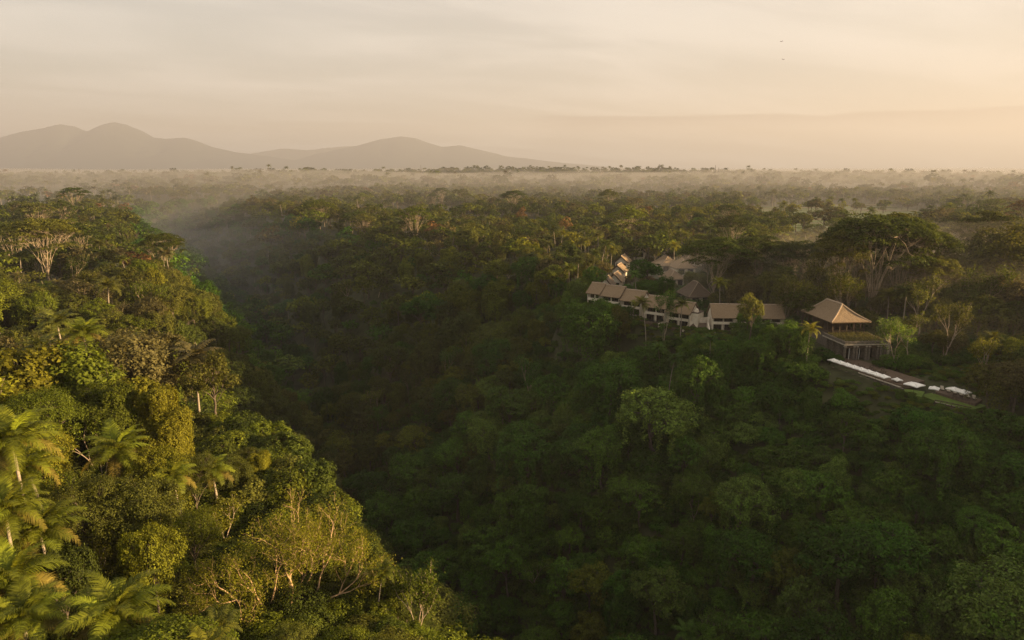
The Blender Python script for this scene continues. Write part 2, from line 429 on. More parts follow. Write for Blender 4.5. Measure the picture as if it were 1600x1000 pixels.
def broadleaf(seed, R, H, ht, nl, nsub, nlf, L, W=None, vine=0.0, squash=.8, trunk_r=.28, open_=0.0, zmin=-.35):
    """R crown radius, H crown height, ht total height"""
    g = np.random.default_rng(seed); cr, tk = Arr(), Arr()
    W = W or L * .55
    cz = ht - H * .5
    dirs = fib(nl * 3, g, zmin)
    keep = [0]
    for i in range(1, len(dirs)):          # spread the lobes
        if all(np.linalg.norm(dirs[i] - dirs[j]) > 1.55 / math.sqrt(nl) * 1.15 for j in keep): keep.append(i)
        if len(keep) >= nl: break
    dirs = dirs[keep]; nl = len(dirs)
    lr = R * g.uniform(.27, .46, nl)
    ext = g.uniform(.52, .80, nl)
    C = dirs * ext[:, None] * np.array([R, R, H * .5]); C[:, 2] += cz
    C = np.concatenate([C, [[0, 0, cz + H * .08]]]); lr = np.append(lr, R * .5)
    for i in range(len(C)):
        sd = fib(nsub, g, -.55)
        sc = C[i] + sd * lr[i] * g.uniform(.78, 1.08, (nsub, 1)) * np.array([1, 1, squash])
        ok = np.ones(nsub, bool)
        for j in range(len(C)):
            if j != i: ok &= np.linalg.norm((sc - C[j]) / np.array([1, 1, squash]), axis=1) > lr[j] * .78
        ok &= g.uniform(size=nsub) > open_
        sc, sd2 = sc[ok], sd[ok]
        if len(sc) == 0: continue
        rs = lr[i] * .30
        off = g.normal(size=(len(sc), nlf, 3)) * rs * .55 * np.array([1, 1, .7])
        P = (sc[:, None, :] + off).reshape(-1, 3)
        N = (np.repeat(sd2, nlf, 0) * .7 + off.reshape(-1, 3) / rs * .35 + np.array([0, 0, .55]) + g.normal(size=(len(P), 3)) * .45)
        leaves(cr, P, N, L, W, g)
        if vine > 0:                        # curtains of creeper hanging off the lobe
            k = int(len(sc) * vine)
            for q in sc[g.choice(len(sc), k, replace=False)] if k else []:
                ln = g.uniform(.25, 1.0) * min(q[2], H) * .8; m = int(ln / L * 6) + 3
                zz = q[2] - g.uniform(0, 1, m) * ln
                a = math.atan2(q[1] - 0, q[0] - 0)
                P2 = np.stack([q[0] + g.normal(size=m) * rs * .4, q[1] + g.normal(size=m) * rs * .4, zz], 1)
                N2 = np.array([math.cos(a), math.sin(a), .25]) + g.normal(size=(m, 3)) * .4
                leaves(cr, P2, N2, L, W, g, .3)
    fork = np.array([g.normal() * .04 * ht, g.normal() * .04 * ht, max(ht - H, ht * .28)])
    P = bend((0, 0, -1.5), fork, g, 6, .02); tube(tk, P, np.linspace(trunk_r * 1.35, trunk_r * .8, 6), 7)
    top = np.array([fork[0], fork[1], ht - H * .35])
    tube(tk, bend(fork, top, g, 4, .05), np.linspace(trunk_r * .8, trunk_r * .25, 4), 6)
    for i in range(len(C) - 1):
        s = fork + (top - fork) * g.uniform(0, .6)
        P = bend(s, C[i], g, 5, .07, .05); r0 = trunk_r * g.uniform(.28, .5)
        tube(tk, P, np.linspace(r0, r0 * .3, 5), 5)
        for q in range(3):
            e = C[i] + fib(1, g, -.2)[0] * lr[i] * .85
            tube(tk, bend(P[3], e, g, 4, .08), np.linspace(r0 * .4, r0 * .12, 4), 4)
    return tk.get(), cr.get()

def albizia(seed, R, ht, npad, nlf, L, trunk_r=.30, low=.24):
    """umbrella tree: pale limbs fanning up into flat layered pads of fine leaves"""
    g = np.random.default_rng(seed); cr, tk = Arr(), Arr()
    fork = np.array([0, 0, ht * low])
    tube(tk, bend((0, 0, -1.5), fork, g, 6, .02), np.linspace(trunk_r * 1.3, trunk_r * .9, 6), 8)
    nm = 13; mains = []
    for i in range(nm):
        a = 2 * math.pi * i / nm + g.normal() * .3; rr = R * g.uniform(.12, .55)
        e = np.array([math.cos(a) * rr, math.sin(a) * rr, ht * g.uniform(.74, .86)])
        P = bend(fork + np.array([0, 0, g.uniform(-.08, .05) * ht]), e, g, 6, .03, -.06)
        tube(tk, P, np.linspace(trunk_r * .36, trunk_r * .15, 6), 6); mains.append(P)
    for i in range(npad):
        q = math.sqrt((i + .6) / npad); a = i * 2.399963 + g.normal() * .2
        c = np.array([math.cos(a) * q * R * .86, math.sin(a) * q * R * .86, ht * (1 - .19 * q * q) + g.normal() * ht * .025 - .02 * ht])
        if g.uniform() < .18: c[2] -= ht * g.uniform(.08, .2)
        pr = R * g.uniform(.15, .27)
        m = min(mains, key=lambda P: np.linalg.norm(P[-1] - c)); s = m[g.integers(3, 6)]
        P = bend(s, c - np.array([0, 0, .3]), g, 5, .05, -.05); tube(tk, P, np.linspace(trunk_r * .2, trunk_r * .06, 5), 5)
        for k in range(4):
            aa = g.uniform(0, 2 * math.pi); e = c + np.array([math.cos(aa) * pr * .8, math.sin(aa) * pr * .8, .1])
            tube(tk, bend(P[3], e, g, 4, .06), np.linspace(trunk_r * .09, trunk_r * .03, 4), 4)
        n = int(nlf * (pr / (R * .21)) ** 2)
        rr = np.sqrt(g.uniform(0, 1, n)) * pr; aa = g.uniform(0, 2 * math.pi, n)
        rr = rr * (1 + .25 * np.sin(aa * 3 + g.uniform(0, 6)) + .15 * np.sin(aa * 7 + g.uniform(0, 6)))
        zz = .16 * pr * (1 - (rr / pr) ** 2) * 2 + g.normal(size=n) * pr * .07
        P = np.stack([c[0] + np.cos(aa) * rr, c[1] + np.sin(aa) * rr, c[2] + zz], 1)
        N = np.stack([np.cos(aa) * rr / pr * .5, np.sin(aa) * rr / pr * .5, np.ones(n)], 1) + g.normal(size=(n, 3)) * .35
        leaves(cr, P, N, L, L * .5, g)
    return tk.get(), cr.get()

def branchy(seed, ht, spread, leafn, L, depth=5, trunk_r=.35, stems=1, leaf_from=3, lean=0.0, up=.25):
    """open tree whose pale limbs show: recursive forks with leaves at the twig ends"""
    g = np.random.default_rng(seed); cr, tk = Arr(), Arr(); tips = []
    def grow(p, d, ln, r, lev):
        n = 4; P = [p]; q = p; dd = d
        for i in range(n):
            dd = unit(dd + g.normal(size=3) * .16 + np.array([0, 0, up * .25])); q = q + dd * ln / n; P.append(q)
        P = np.array(P); tube(tk, P, np.linspace(r, r * .62, n + 1), 6 if lev < 2 else (5 if lev < 4 else 3))
        if lev >= leaf_from: tips.extend([(P[k], dd, lev) for k in (2, 4)])
        if lev >= depth: return
        k = 3 if lev < 3 and g.uniform() < .55 else 2
        a0 = g.uniform(0, 2 * math.pi)
        u = unit(np.cross(dd, [0, 0, 1] if abs(dd[2]) < .9 else [1, 0, 0])); v = np.cross(dd, u)
        for i in range(k):
            a = a0 + 2 * math.pi * i / k + g.normal() * .35; th = g.uniform(.35, .75) * spread
            nd = unit(dd * math.cos(th) + (u * math.cos(a) + v * math.sin(a)) * math.sin(th) + np.array([0, 0, up]))
            grow(P[-1], nd, ln * g.uniform(.62, .85), r * g.uniform(.55, .68), lev + 1)
        if g.uniform() < .5: grow(P[2], unit(dd + g.normal(size=3) * .8), ln * .5, r * .35, lev + 2)
    for s in range(stems):
        a = 2 * math.pi * s / max(stems, 1) + g.uniform(0, 1); o = np.array([math.cos(a), math.sin(a), 0]) * (.5 if stems > 1 else 0)
        d = unit(np.array([math.cos(a) * (.32 if stems > 1 else lean), math.sin(a) * (.32 if stems > 1 else lean), 1]))
        grow(o + np.array([0, 0, -1.5]), d, ht * .36, trunk_r * g.uniform(.75, 1.1), 0)
    T = np.array([t[0] for t in tips]); D = np.array([t[1] for t in tips])
    if leafn:
        P = np.repeat(T, leafn, 0) + g.normal(size=(len(T) * leafn, 3)) * np.array([.55, .55, .35]) * (ht / 16)
        N = np.repeat(D, leafn, 0) * .2 + g.normal(size=P.shape) * .5 + np.array([0, 0, .7])
        leaves(cr, P, N, L, L * .5, g)
    return tk.get(), cr.get()

def frond_shape(seed, length, leaflets, arch, droop, L):
    """one coconut frond along +X, root at the origin"""
    g = np.random.default_rng(seed); a = Arr()
    t = np.linspace(0, 1, 12); th = arch - droop * t ** 1.3
    dx = np.cos(th) * length / 11; dz = np.sin(th) * length / 11
    X = np.concatenate([[0], np.cumsum(dx[:-1])]); Z = np.concatenate([[0], np.cumsum(dz[:-1])])
    Y = .06 * length * np.sin(t * 2 + g.uniform(0, 3)) * t
    pts = np.stack([X, Y, Z], 1); tube(a, pts, np.linspace(.07, .012, 12), 4)
    n = leaflets; tt = np.linspace(.14, .99, n)
    B = np.stack([np.interp(tt, t, X), np.interp(tt, t, Y), np.interp(tt, t, Z)], 1)
    ang = np.interp(tt, t, th); fwd = np.stack([np.cos(ang), 0 * ang, np.sin(ang)], 1); nrm = np.stack([-np.sin(ang), 0 * ang, np.cos(ang)], 1)
    ln = L * np.clip(1.15 - np.abs(tt - .42) * 1.35, .3, 1.1) * g.uniform(.85, 1.15, n); w = .13 * length / 5 * np.clip(1.2 - tt, .4, 1) * max(1, 46 / n)
    for s in (-1, 1):
        side = np.array([0, s, 0]) * np.ones((n, 3))
        d1 = unit(side * .9 + fwd * .5 + nrm * g.uniform(.0, .35, (n, 1))); d2 = unit(d1 + np.array([0, 0, -1]) * g.uniform(.6, 1.2, (n, 1)))
        p0 = B; p1 = B + d1 * ln[:, None] * .5; p2 = p1 + d2 * ln[:, None] * .5
        wv = fwd * w[:, None]
        V = np.stack([p0 - wv * .5, p0 + wv * .5, p1 + wv * .55, p1 - wv * .55, p2 + wv * .1, p2 - wv * .1], 1).reshape(-1, 3)
        b = np.arange(n)[:, None] * 6
        F = np.concatenate([b + np.array([[0, 1, 2, 3]]), b + np.array([[3, 2, 4, 5]])])
        a.add(V, F, np.repeat(g.uniform(0, 1, n), 6))
    return a.get()
def rotz(V, a): c, s = math.cos(a), math.sin(a); return np.stack([V[:, 0] * c - V[:, 1] * s, V[:, 0] * s + V[:, 1] * c, V[:, 2]], 1)
def palm_trunk(seed, ht, r=.17):
    g = np.random.default_rng(seed); tk = Arr(); t = np.linspace(0, 1, 10)
    a = g.uniform(0, 6.28); b = g.uniform(.04, .14) * ht
    P = np.stack([np.cos(a) * b * t ** 2, np.sin(a) * b * t ** 2, -1 + (ht + 1) * t], 1)
    tube(tk, P, r * (1.35 - .6 * t ** .5), 7)
    return tk.get(), P[-1]
def frond_set(seed, n, length):
    """azimuth, tilt class and size of the fronds of one palm"""
    g = np.random.default_rng(seed); out = []
    for i in range(n):
        q = i / n; out.append((i * 2.399963 + g.normal() * .12, q, g.uniform(.88, 1.1)))
    return out
def palm_crown(seed, n, length, leaflets, L):
    g = np.random.default_rng(seed); a = Arr()
    for az, q, s in frond_set(seed, n, length):
        V, F, A = frond_shape(seed * 31 + int(q * 100), length * s, leaflets, 1.25 - 1.45 * q, 1.25 + .35 * q, L)
        a.add(rotz(V, az), F, A)
    return a.get()

# ---------------------------------------------------------------- library of tree shapes
PAL = {"forest green": (0.056, 0.074, 0.010), "sap green": (0.094, 0.116, 0.010), "deep green": (0.036, 0.088, 0.007), "mid green": (0.060, 0.122, 0.011), "yellow green": (0.150, 0.155, 0.012), "olive green": (0.092, 0.100, 0.016),
       "rusty orange": (0.17, 0.10, 0.035), "pale green": (0.090, 0.145, 0.022), "brown green": (0.095, 0.085, 0.030)}
LIB = {}                       # name -> dict(trunk=mesh, crown=mesh, both=mesh, R, ht)
def put(name, pair, R, ht, bark="bark", leafm="leaf", H=None, zoff=0):
    (tv, tf, ta), (cv, cf, ca) = pair
    e = dict(R=R, ht=ht, H=H or ht * .6)
    e["trunk"] = quad_mesh(name + "_trunk", tv, tf, [M[bark]], smooth=True)
    e["crown"] = quad_mesh(name + "_crown", cv, cf, [M[leafm]], attr=ca)
    e["both"] = quad_mesh(name, np.concatenate([tv, cv]), np.concatenate([tf, cf + len(tv)]), [M[bark], M[leafm]],
                          np.concatenate([np.zeros(len(tf), int), np.ones(len(cf), int)]), np.concatenate([ta, ca]))
    LIB[name] = e
# LOD 0 = within ~120 m, 1 = to ~330 m, 2 = to ~900 m, 3 = beyond
for i in range(5):
    put(f"broad0_{i}", broadleaf(100 + i, 5.2 + .4 * (i % 3), 9 + (i % 2) * 2, 15, 13 + i, 50, (46, 34, 38, 50, 28)[i], (.22, .29, .26, .20, .33)[i], (.12, .15, .17, .10, .20)[i], vine=(0, .0, .25, 0, .1)[i], open_=(0, .25, .1, .35, 0)[i]), 5.6, 15, H=10)
    put(f"broad1_{i}", broadleaf(200 + i, 5.2 + .4 * (i % 3), 9 + (i % 2) * 2, 15, 12 + i, 34, 21, .42, .26, vine=(0, .15, .3, 0, .1)[i], open_=(0, .25, .1, .35, 0)[i]), 5.6, 15, H=10)
    put(f"broad2_{i}", broadleaf(300 + i, 5.4, 10, 15, 10, 14, 6, 1.0, .65), 5.6, 15, H=10)
for i in range(3):
    put(f"broad3_{i}", broadleaf(340 + i, 6, 10, 14, 7, 9, 4, 1.9, 1.3), 6, 14, H=10)
    put(f"vine0_{i}", broadleaf(400 + i, 4.6, 13, 17, 13, 44, 36, .27, .17, vine=.8, zmin=-.75), 5, 17, H=14)
    put(f"vine1_{i}", broadleaf(420 + i, 4.6, 12, 16, 12, 30, 20, .42, .28, vine=.6, zmin=-.75), 5, 16, H=13)
    put(f"mound0_{i}", broadleaf(440 + i, 4.2, 5.5, 6, 11, 42, 34, .26, .15, vine=.2, zmin=-.1, trunk_r=.15), 4.5, 6, H=6)
    put(f"mound1_{i}", broadleaf(460 + i, 4.2, 5.5, 6, 10, 30, 18, .42, .27, vine=.2, zmin=-.1, trunk_r=.15), 4.5, 6, H=6)
    put(f"alb1_{i}", albizia(500 + i, 10, 22, 70, 230, .5), 10, 22, "pale_bark", H=6)
    put(f"alb2_{i}", albizia(520 + i, 10, 22, 40, 50, 1.1), 10, 22, "pale_bark", H=6)
    put(f"pale1_{i}", branchy(540 + i, 16, .8, 16, .5, depth=4, trunk_r=.24, leaf_from=3), 4.5, 17, "pale_bark", H=9)
    put(f"pale2_{i}", branchy(560 + i, 16, .8, 8, 1.0, depth=3, trunk_r=.26, leaf_from=2), 4.5, 17, "pale_bark", H=9)
for i in range(3):
    (t_, top_) = palm_trunk(600 + i, 13 + i)
    for lod, (nf, nlf, L) in {1: (19, 16, 1.0), 2: (15, 7, 1.1)}.items():
        V, F_, A = palm_crown(620 + i, nf, 4.3, nlf, L)
        put(f"palm{lod}_{i}", (t_, (V + top_, F_, A)), 4.2, 14 + i, "palm_bark", "frond", H=4)
FRONDS = []
for k in range(4):
    V, F_, A = frond_shape(700 + k, 4.9, 52, .15, 1.25 + .12 * k, 1.25)
    FRONDS.append(quad_mesh("frond", V, F_, [M["frond"]], attr=A))

# ---------------------------------------------------------------- where trees stand
g0 = np.random.default_rng(42)
TREES = []      # dict(kind, v, x, y, z, s, rz, col, hero)
def in_poly(x, y, poly):
    c = False; j = len(poly) - 1
    for i in range(len(poly)):
        xi, yi = poly[i]; xj, yj = poly[j]
        if (yi > y) != (yj > y) and x < (xj - xi) * (y - yi) / (yj - yi) + xi: c = not c
        j = i
    return c
HT = dict(broad=15, vine=16.5, mound=6, alb=22, pale=17, palm=14)
RAD_ = dict(broad=5.8, vine=5, mound=4.6, alb=10, pale=4.5, palm=4.0)
def hero(kind, px, dist, top, col, label=None, v=0, wide=1.0, ground_z=None, cat="tree", group=None, rz=None, want=None):
    r = ray(px, top); best = None
    want = want or {"palm": 13.0, "pale": 16.0, "broad": 14.0 if dist > 300 else None}.get(kind)
    for q in ((1.0,) if want is None or ground_z is not None else (1.0, .95, 1.05, .9, 1.1, .85, 1.15, 1.2, .8, 1.3, .72, 1.4)):
        p = r * (dist * q / r.y) + Vector((0, 0, CAM_Z))
        zg = tz(p.x, p.y) if ground_z is None else ground_z
        e = 0 if want is None else max(abs(p.z - zg - want) - 2.5, 0) + abs(q - 1) * 8
        if best is None or e < best[0]: best = (e, p, zg)
    _, p, zg = best
    h = max(p.z - zg, 3.0)
    if kind == "palm" and h > 18.5: return None
    base = HT[kind] + (v if kind == "palm" else 0)
    s = h / (base * 1.02)
    TREES.append(dict(kind=kind, v=v, x=p.x, y=p.y, z=zg, s=s, w=wide, rz=rnd.uniform(0, 6.28) if rz is None else rz, col=col, label=label, hero=True, cat=cat, group=group))
    return TREES[-1]
# flat-topped umbrella trees
hero("alb", 1378, 226, 334, "forest green", "tall umbrella tree with fanned pale limbs behind the hip-roofed pavilion", 0, 1.05)
hero("alb", 1318, 222, 362, "olive green", "slender umbrella tree rising straight behind the pavilion ridge", 2, .62)
hero("alb", 1412, 240, 338, "olive green", "layered umbrella tree just behind the tallest one", 1, .75)
hero("alb", 1466, 222, 400, "olive green", "low skirted umbrella tree at the edge of the tall grove", 0, .8)
hero("alb", 1340, 236, 346, "forest green", "umbrella tree leaning out beside the tallest one behind the pavilion", 1, .8)
hero("alb", 1435, 232, 350, "forest green", "umbrella tree on the forest side of the tallest one behind the pavilion", 2, .9)
hero("alb", 1120, 262, 374, "forest green", "flat umbrella tree crown above the gap between the house rows", 1, 1.25)
hero("alb", 1185, 268, 370, "forest green", "flat umbrella tree crown rising over the short house row", 2, 1.3)
hero("alb", 1250, 258, 376, "forest green", "flat umbrella tree crown between house row and tallest umbrella tree", 0, 1.2)
hero("alb", 62, 300, 340, "olive green", "pale limbed umbrella tree on the far rim of the lit spur", 0, 1.05)
hero("alb", 15, 330, 346, "forest green", "umbrella tree cut by the picture edge on the far lit rim", 1, 1.0)
hero("alb", 118, 345, 352, "forest green", "umbrella tree standing behind the pale limbed one on the lit rim", 2, .9)
hero("alb", 1555, 262, 335, "olive green", "umbrella tree in the hazy woods at the sunny edge", 1, 1.0)
# open trees with pale limbs
hero("pale", 1254, 196, 428, "yellow green", "pale forked tree standing beside the pavilion's thatched roof", 0, 1.25)
hero("pale", 1408, 180, 492, "pale green", "pale slender tree beside the pavilion's stone corner", 1, 1.1)
hero("pale", 1428, 183, 480, "olive green", "pale tree in the clump between pavilion and parasols", 2, 1.0)
hero("pale", 1488, 165, 470, "olive green", "tall lone tree with bright pale trunk behind the parasol pair", 1, .95)
hero("pale", 1558, 170, 520, "yellow green", "leaning pale tree above the lower lounger deck", 2, 1.0)
hero("pale", 1585, 190, 415, "yellow green", "pale tree with yellow crown at the picture's sunny edge", 0, 1.1)
hero("pale", 20, 205, 418, "olive green", "bare forked pale tree at the edge above the lit spur", 0, 1.3)
hero("pale", 135, 215, 430, "brown green", "wide forked pale tree with thin brownish crown on the lit spur", 2, 1.35)
hero("pale", 205, 250, 470, "brown green", "thin brown tree on the shaded flank of the lit spur", 1, 1.0)
hero("pale", 888, 262, 392, "pale green", "pale limbed flat tree at the rim before the gable villas", 2, 1.4)
hero("pale", 800, 262, 398, "olive green", "grey trunked tree alone on the slope below the rim palms", 0, 1.1)
for i, (px, d, top, c, lab) in enumerate([(1300, 228, 392, "olive green", "slim pale tree rising behind the pavilion's shaded end"), (1332, 216, 418, "sap green", "slim pale tree directly behind the pavilion roof"), (1448, 206, 418, "olive green", "tall airy pale tree in the grove beyond the pavilion"),
        (1522, 208, 398, "sap green", "tall airy pale tree midway to the sunny edge"), (1482, 232, 384, "olive green", "highest airy pale tree in the hazy woods"), (1572, 214, 378, "olive green", "tall airy pale tree near the sunny edge"), (1356, 242, 376, "sap green", "slim pale tree between two umbrella trees")]):
    hero("pale", px, d, top, c, lab, i, .9, want=24.0)
# trees that stand out by colour
hero("broad", 884, 372, 338, "rusty orange", "golden orange tree glowing above the rim palms", 1, .9)
hero("broad", 650, 520, 334, "rusty orange", "rust coloured tree on a bare trunk on the far rim", 3, .8)
hero("broad", 815, 440, 322, "rusty orange", "small rust topped tree on the rim between two clumps", 1, .6)
hero("broad", 466, 470, 336, "yellow green", "bright yellow green tree on the far shoulder of the ridge", 0, 1.0)
hero("broad", 420, 450, 352, "brown green", "brownish tree beside the bright one on the ridge shoulder", 1, 1.0)
hero("broad", 395, 620, 305, "brown green", "tan round tree on the misty spur", 3, .9)
# foreground of the lit spur
hero("vine", 120, 112, 522, "sap green", "broad lit tree hung with creeper on the crest of the spur", 0, 1.2)
hero("vine", 35, 108, 512, "yellow green", "yellow lit creeper tree at the edge on the crest of the spur", 1, 1.2)
hero("vine", 205, 106, 572, "yellow green", "creeper-draped tree with bright hanging curtains on the spur's edge", 2, 1.05)
hero("vine", 250, 100, 600, "yellow green", "outermost creeper-draped tree overhanging the gorge", 0, .95)
hero("vine", 165, 100, 590, "sap green", "creeper tree with dark hollow behind the lone spur palm", 1, 1.0)
hero("broad", 50, 92, 600, "sap green", "leafy tree above the stacked edge palms", 0, .8)
hero("broad", 240, 84, 690, "yellow green", "bright leafy tree behind the bare golden tree", 2, .8)
hero("broad", 300, 86, 700, "olive green", "olive tree on the spur's edge behind the bare golden tree", 3, .75)
hero("broad", 120, 72, 730, "olive green", "thin olive tree in the middle of the lit spur", 3, .9)
hero("broad", 230, 64, 815, "yellow green", "light green tree beside the big coconut palm", 4, .62)
hero("broad", 335, 58, 945, "forest green", "glossy dark green bush in front of the bare golden tree", 0, .8)
hero("broad", 300, 70, 790, "sap green", "tall narrow green tree between light green tree and bare tree", 0, .6)
hero("broad", 480, 70, 950, "sap green", "leafy bush under the bare tree's outer limbs", 2, .8)
hero("broad", 560, 84, 872, "forest green", "dim tree below the bare golden tree's outer edge", 1, .9)
hero("broad", 90, 60, 850, "forest green", "dark rounded tree between the edge palms and the big palm", 4, .6)
hero("broad", 30, 80, 660, "yellow green", "lit leafy tree behind the edge palms", 0, .8)
# trees before the houses
hero("broad", 1176, 200, 458, "olive green", "rounded tree standing in front of the short house row", 0, .62)
hero("broad", 1238, 184, 503, "mid green", "dense tree on the slope below the short house row's end", 2, 1.05)
hero("broad", 1190, 186, 522, "mid green", "dense dark tree directly below the short house row", 4, 1.0)
hero("broad", 1140, 190, 530, "deep green", "dark leafy tree below the pale stair of the short row", 2, .8)
hero("broad", 1092, 180, 548, "mid green", "leafy topped tree below the sloping dark roof", 1, .9)
hero("broad", 1010, 282, 405, "deep green", "large dark round tree between gable villas and hip roofs", 0, 1.3)
hero("broad", 1040, 258, 430, "deep green", "dark tree behind the long house row", 2, .7)
hero("broad", 1090, 380, 338, "mid green", "large dark tree beyond the hip-roofed villas", 0, 1.2)
hero("broad", 1298, 470, 322, "deep green", "lone dark tree standing in the rice fields", 4, .6)
for i, (px, d, top, c) in enumerate([(1590, 205, 430, "brown green"), (1540, 200, 455, "olive green"), (1600, 230, 345, "olive green"), (1515, 240, 372, "olive green"), (1560, 150, 570, "olive green"), (1595, 148, 560, "brown green")]):
    hero("broad", px, d, top, c, None, i % 5, 1.1)
hero("broad", 940, 238, 462, "mid green", "leafy tree hiding the last house of the long row", 1, .8)
hero("broad", 968, 232, 474, "olive green", "thin leafy tree before the fourth house of the long row", 3, .6)
hero("broad", 925, 230, 470, "deep green", "dark tree at the outer end of the long house row", 2, .9)
hero("pale", 1041, 222, 452, "deep green", "slim pale trunked tree in front of the long house row", 1, .6)
# palms
PALMS_NEAR = [  # px, dist, crown-centre py, frond length scale
    (178, 52, 962, .98, "big coconut palm with golden drooping fronds at the bottom edge"),
    (18, 66, 690, 1.0, "coconut palm with curling golden fronds topmost at the picture edge"),
    (40, 70, 728, .95, "coconut palm second from the top of the edge palms"),
    (8, 60, 800, .95, "golden coconut palm half cut by the edge midway down the spur"),
    (60, 63, 828, .95, "shaded coconut palm behind the dark rounded tree"),
    (14, 55, 905, .95, "bright coconut palm at the edge below the shaded one"),
    (38, 51, 965, .85, "coconut palm with upright young fronds in the bottom corner"),
    (182, 84, 705, 1.0, "lone coconut palm in front of the creeper curtains"),
    (330, 88, 735, .7, "small coconut palm on the spur's edge above the bare tree"),
    (268, 82, 745, .7, "small coconut palm between light tree and spur's edge"),
    (129, 128, 522, 1.0, "coconut palm standing behind the creeper trees on the spur's crest"),
]
for px, d, py, fs, lab in PALMS_NEAR:
    r = ray(px, py); p = r * (d / r.y) + Vector((0, 0, CAM_Z)); zg = tz(p.x, p.y)
    TREES.append(dict(kind="nearpalm", v=0, x=p.x, y=p.y, z=zg, top=p.z, s=fs, w=1, rz=rnd.uniform(0, 6), col="yellow green", label=lab, hero=True, cat="palm tree", group=None))
for i, (px, d, py, c) in enumerate([
        (229, 262, 358, "sap green"), (240, 258, 385, "olive green"), (262, 262, 392, "brown green"), (300, 290, 390, "brown green"), (318, 285, 395, "olive green"),
        (278, 240, 425, "yellow green"), (210, 285, 372, "sap green"),
        (850, 300, 360, "sap green"), (876, 290, 362, "yellow green"), (905, 285, 365, "olive green"), (935, 290, 362, "olive green"), (948, 280, 380, "yellow green"), (955, 284, 388, "yellow green"),
        (990, 345, 362, "sap green"), (1028, 330, 362, "olive green"), (1055, 296, 380, "yellow green"), (1032, 345, 368, "forest green"),
        (1128, 238, 436, "yellow green"), (1140, 246, 440, "olive green"), (1265, 190, 508, "yellow green"), (862, 262, 378, "olive green"), (915, 300, 372, "yellow green"), (990, 224, 472, "sap green"), (1012, 226, 468, "olive green"), (1066, 222, 470, "forest green"),
        (832, 320, 356, "sap green"), (868, 330, 350, "sap green"), (1008, 350, 352, "olive green"), (960, 340, 350, "sap green")]):
    hero("palm", px, d, py, c, None, i % 3, 1.0, cat="palm tree")

# clear circles round the buildings, and lines of sight that the place keeps open over its terraces
CLEAR = [(99, 201, 17), (92, 175, 10), (103, 168, 8), (109, 158, 8), (117, 147, 7), (78, 229, 13), (62, 233, 8), (54, 240, 9), (46, 247, 9), (37, 253, 9),
         (46, 306, 7), (52, 338, 7), (61, 378, 7), (79, 428, 7), (80, 360, 9), (87, 349, 9), (102, 392, 8), (72, 312, 7), (76, 280, 9), (95, 408, 7)]
KEEP = [(998, 452, 1112, 522, 242), (935, 446, 990, 466, 232), (1106, 476, 1152, 524, 222), (1200, 478, 1228, 503, 222), (1268, 466, 1392, 562, 182), (1288, 553, 1420, 604, 170), (1400, 580, 1545, 642, 167), (1398, 475, 1440, 590, 184), (1462, 470, 1530, 600, 178), (1540, 636, 1600, 672, 140),
        (950, 392, 985, 446, 300), (958, 392, 1010, 428, 370), (1032, 388, 1094, 424, 345), (1036, 424, 1064, 440, 305), (1062, 432, 1106, 466, 275), (1302, 340, 1465, 468, 205), (330, 752, 545, 965, 80), (430, 690, 640, 890, 130), (300, 560, 420, 690, 130), (1240, 318, 1300, 362, 560),
        (95, 900, 260, 1000, 60), (0, 640, 70, 980, 70), (140, 672, 225, 735, 84), (1090, 384, 1290, 420, 240), (860, 336, 910, 362, 360), (842, 352, 962, 408, 278), (0, 418, 175, 510, 200), (195, 545, 275, 700, 100), (220, 355, 330, 420, 235), (40, 340, 110, 440, 290), (1225, 430, 1290, 505, 190), (1480, 500, 1500, 600, 160), (1436, 400, 1600, 515, 198)]
def fits(t):
    """shrink or drop a scattered tree that would stand in front of a kept view"""
    R = RAD_[t["kind"]] * t["s"] * t["w"]; h = HT[t["kind"]] * t["s"]
    for _ in range(6):
        px, pt, f = project(t["x"], t["y"], t["z"] + h); _, pb, _ = project(t["x"], t["y"], t["z"])
        if f < 5: return True
        rp = R * FPX / f; bad = False
        if f < 46 and -60 < px < 1660 and pt < 1040: return False
        for (a, b, c, d, lim) in KEEP:
            if t["y"] < lim and px + rp * .85 > a and px - rp * .85 < c and pt < d - 1 and pb > b: bad = True
        if not bad: return True
        t["s"] *= .78; R *= .78; h *= .78
        if t["s"] < .3: return False
    return False
heroes = [(t["x"], t["y"], 2.5 if t["kind"] in ("palm", "nearpalm", "pale") else 4.0) for t in TREES]
ZONES = [(20, 330, 7.0, 0), (330, 620, 9.0, 0), (620, 1000, 11.5, 1), (1000, 1700, 17, 1), (1700, 2900, 28, 1), (2900, 3350, 20, 1)]
cand = []
for (r0, r1, sp, far) in ZONES:
    xs = np.arange(-r1, r1, sp); ys = np.arange(-60 if r0 == 20 else 0, r1, sp)
    X, Y = np.meshgrid(xs, ys); X = X.ravel() + g0.uniform(-.45, .45, X.size) * sp; Y = Y.ravel() + g0.uniform(-.45, .45, Y.size) * sp
    D = np.hypot(X, Y); A = np.degrees(np.arctan2(X, Y))
    lim = np.where(D < 330, 62, 46)
    k = (D >= r0) & (D < r1) & (np.abs(A - 2) < np.where(A > 0, lim + 6, lim - 4)) | (D < 60) & (D > 12) & (r0 == 20)
    if r1 > 900:                             # woods thin into open fields far out
        dens = fbm(X / 230, Y / 330, 51); k &= (dens > np.interp(D, [700, 1200, 2800, 3000], [.30, .42, .42, .2])) | (g0.uniform(size=X.size) < .10)
    cand.append(np.stack([X[k], Y[k]], 1))
cand = np.concatenate(cand)
CZ = terrain(cand[:, 0], cand[:, 1])
XA = np.interp(cand[:, 1], AX_Y, AX_X); DD = (cand[:, 0] - XA) * .9
DIST = np.hypot(cand[:, 0], cand[:, 1])
CLUMP = fbm(cand[:, 0] / 45, cand[:, 1] / 45, 71)
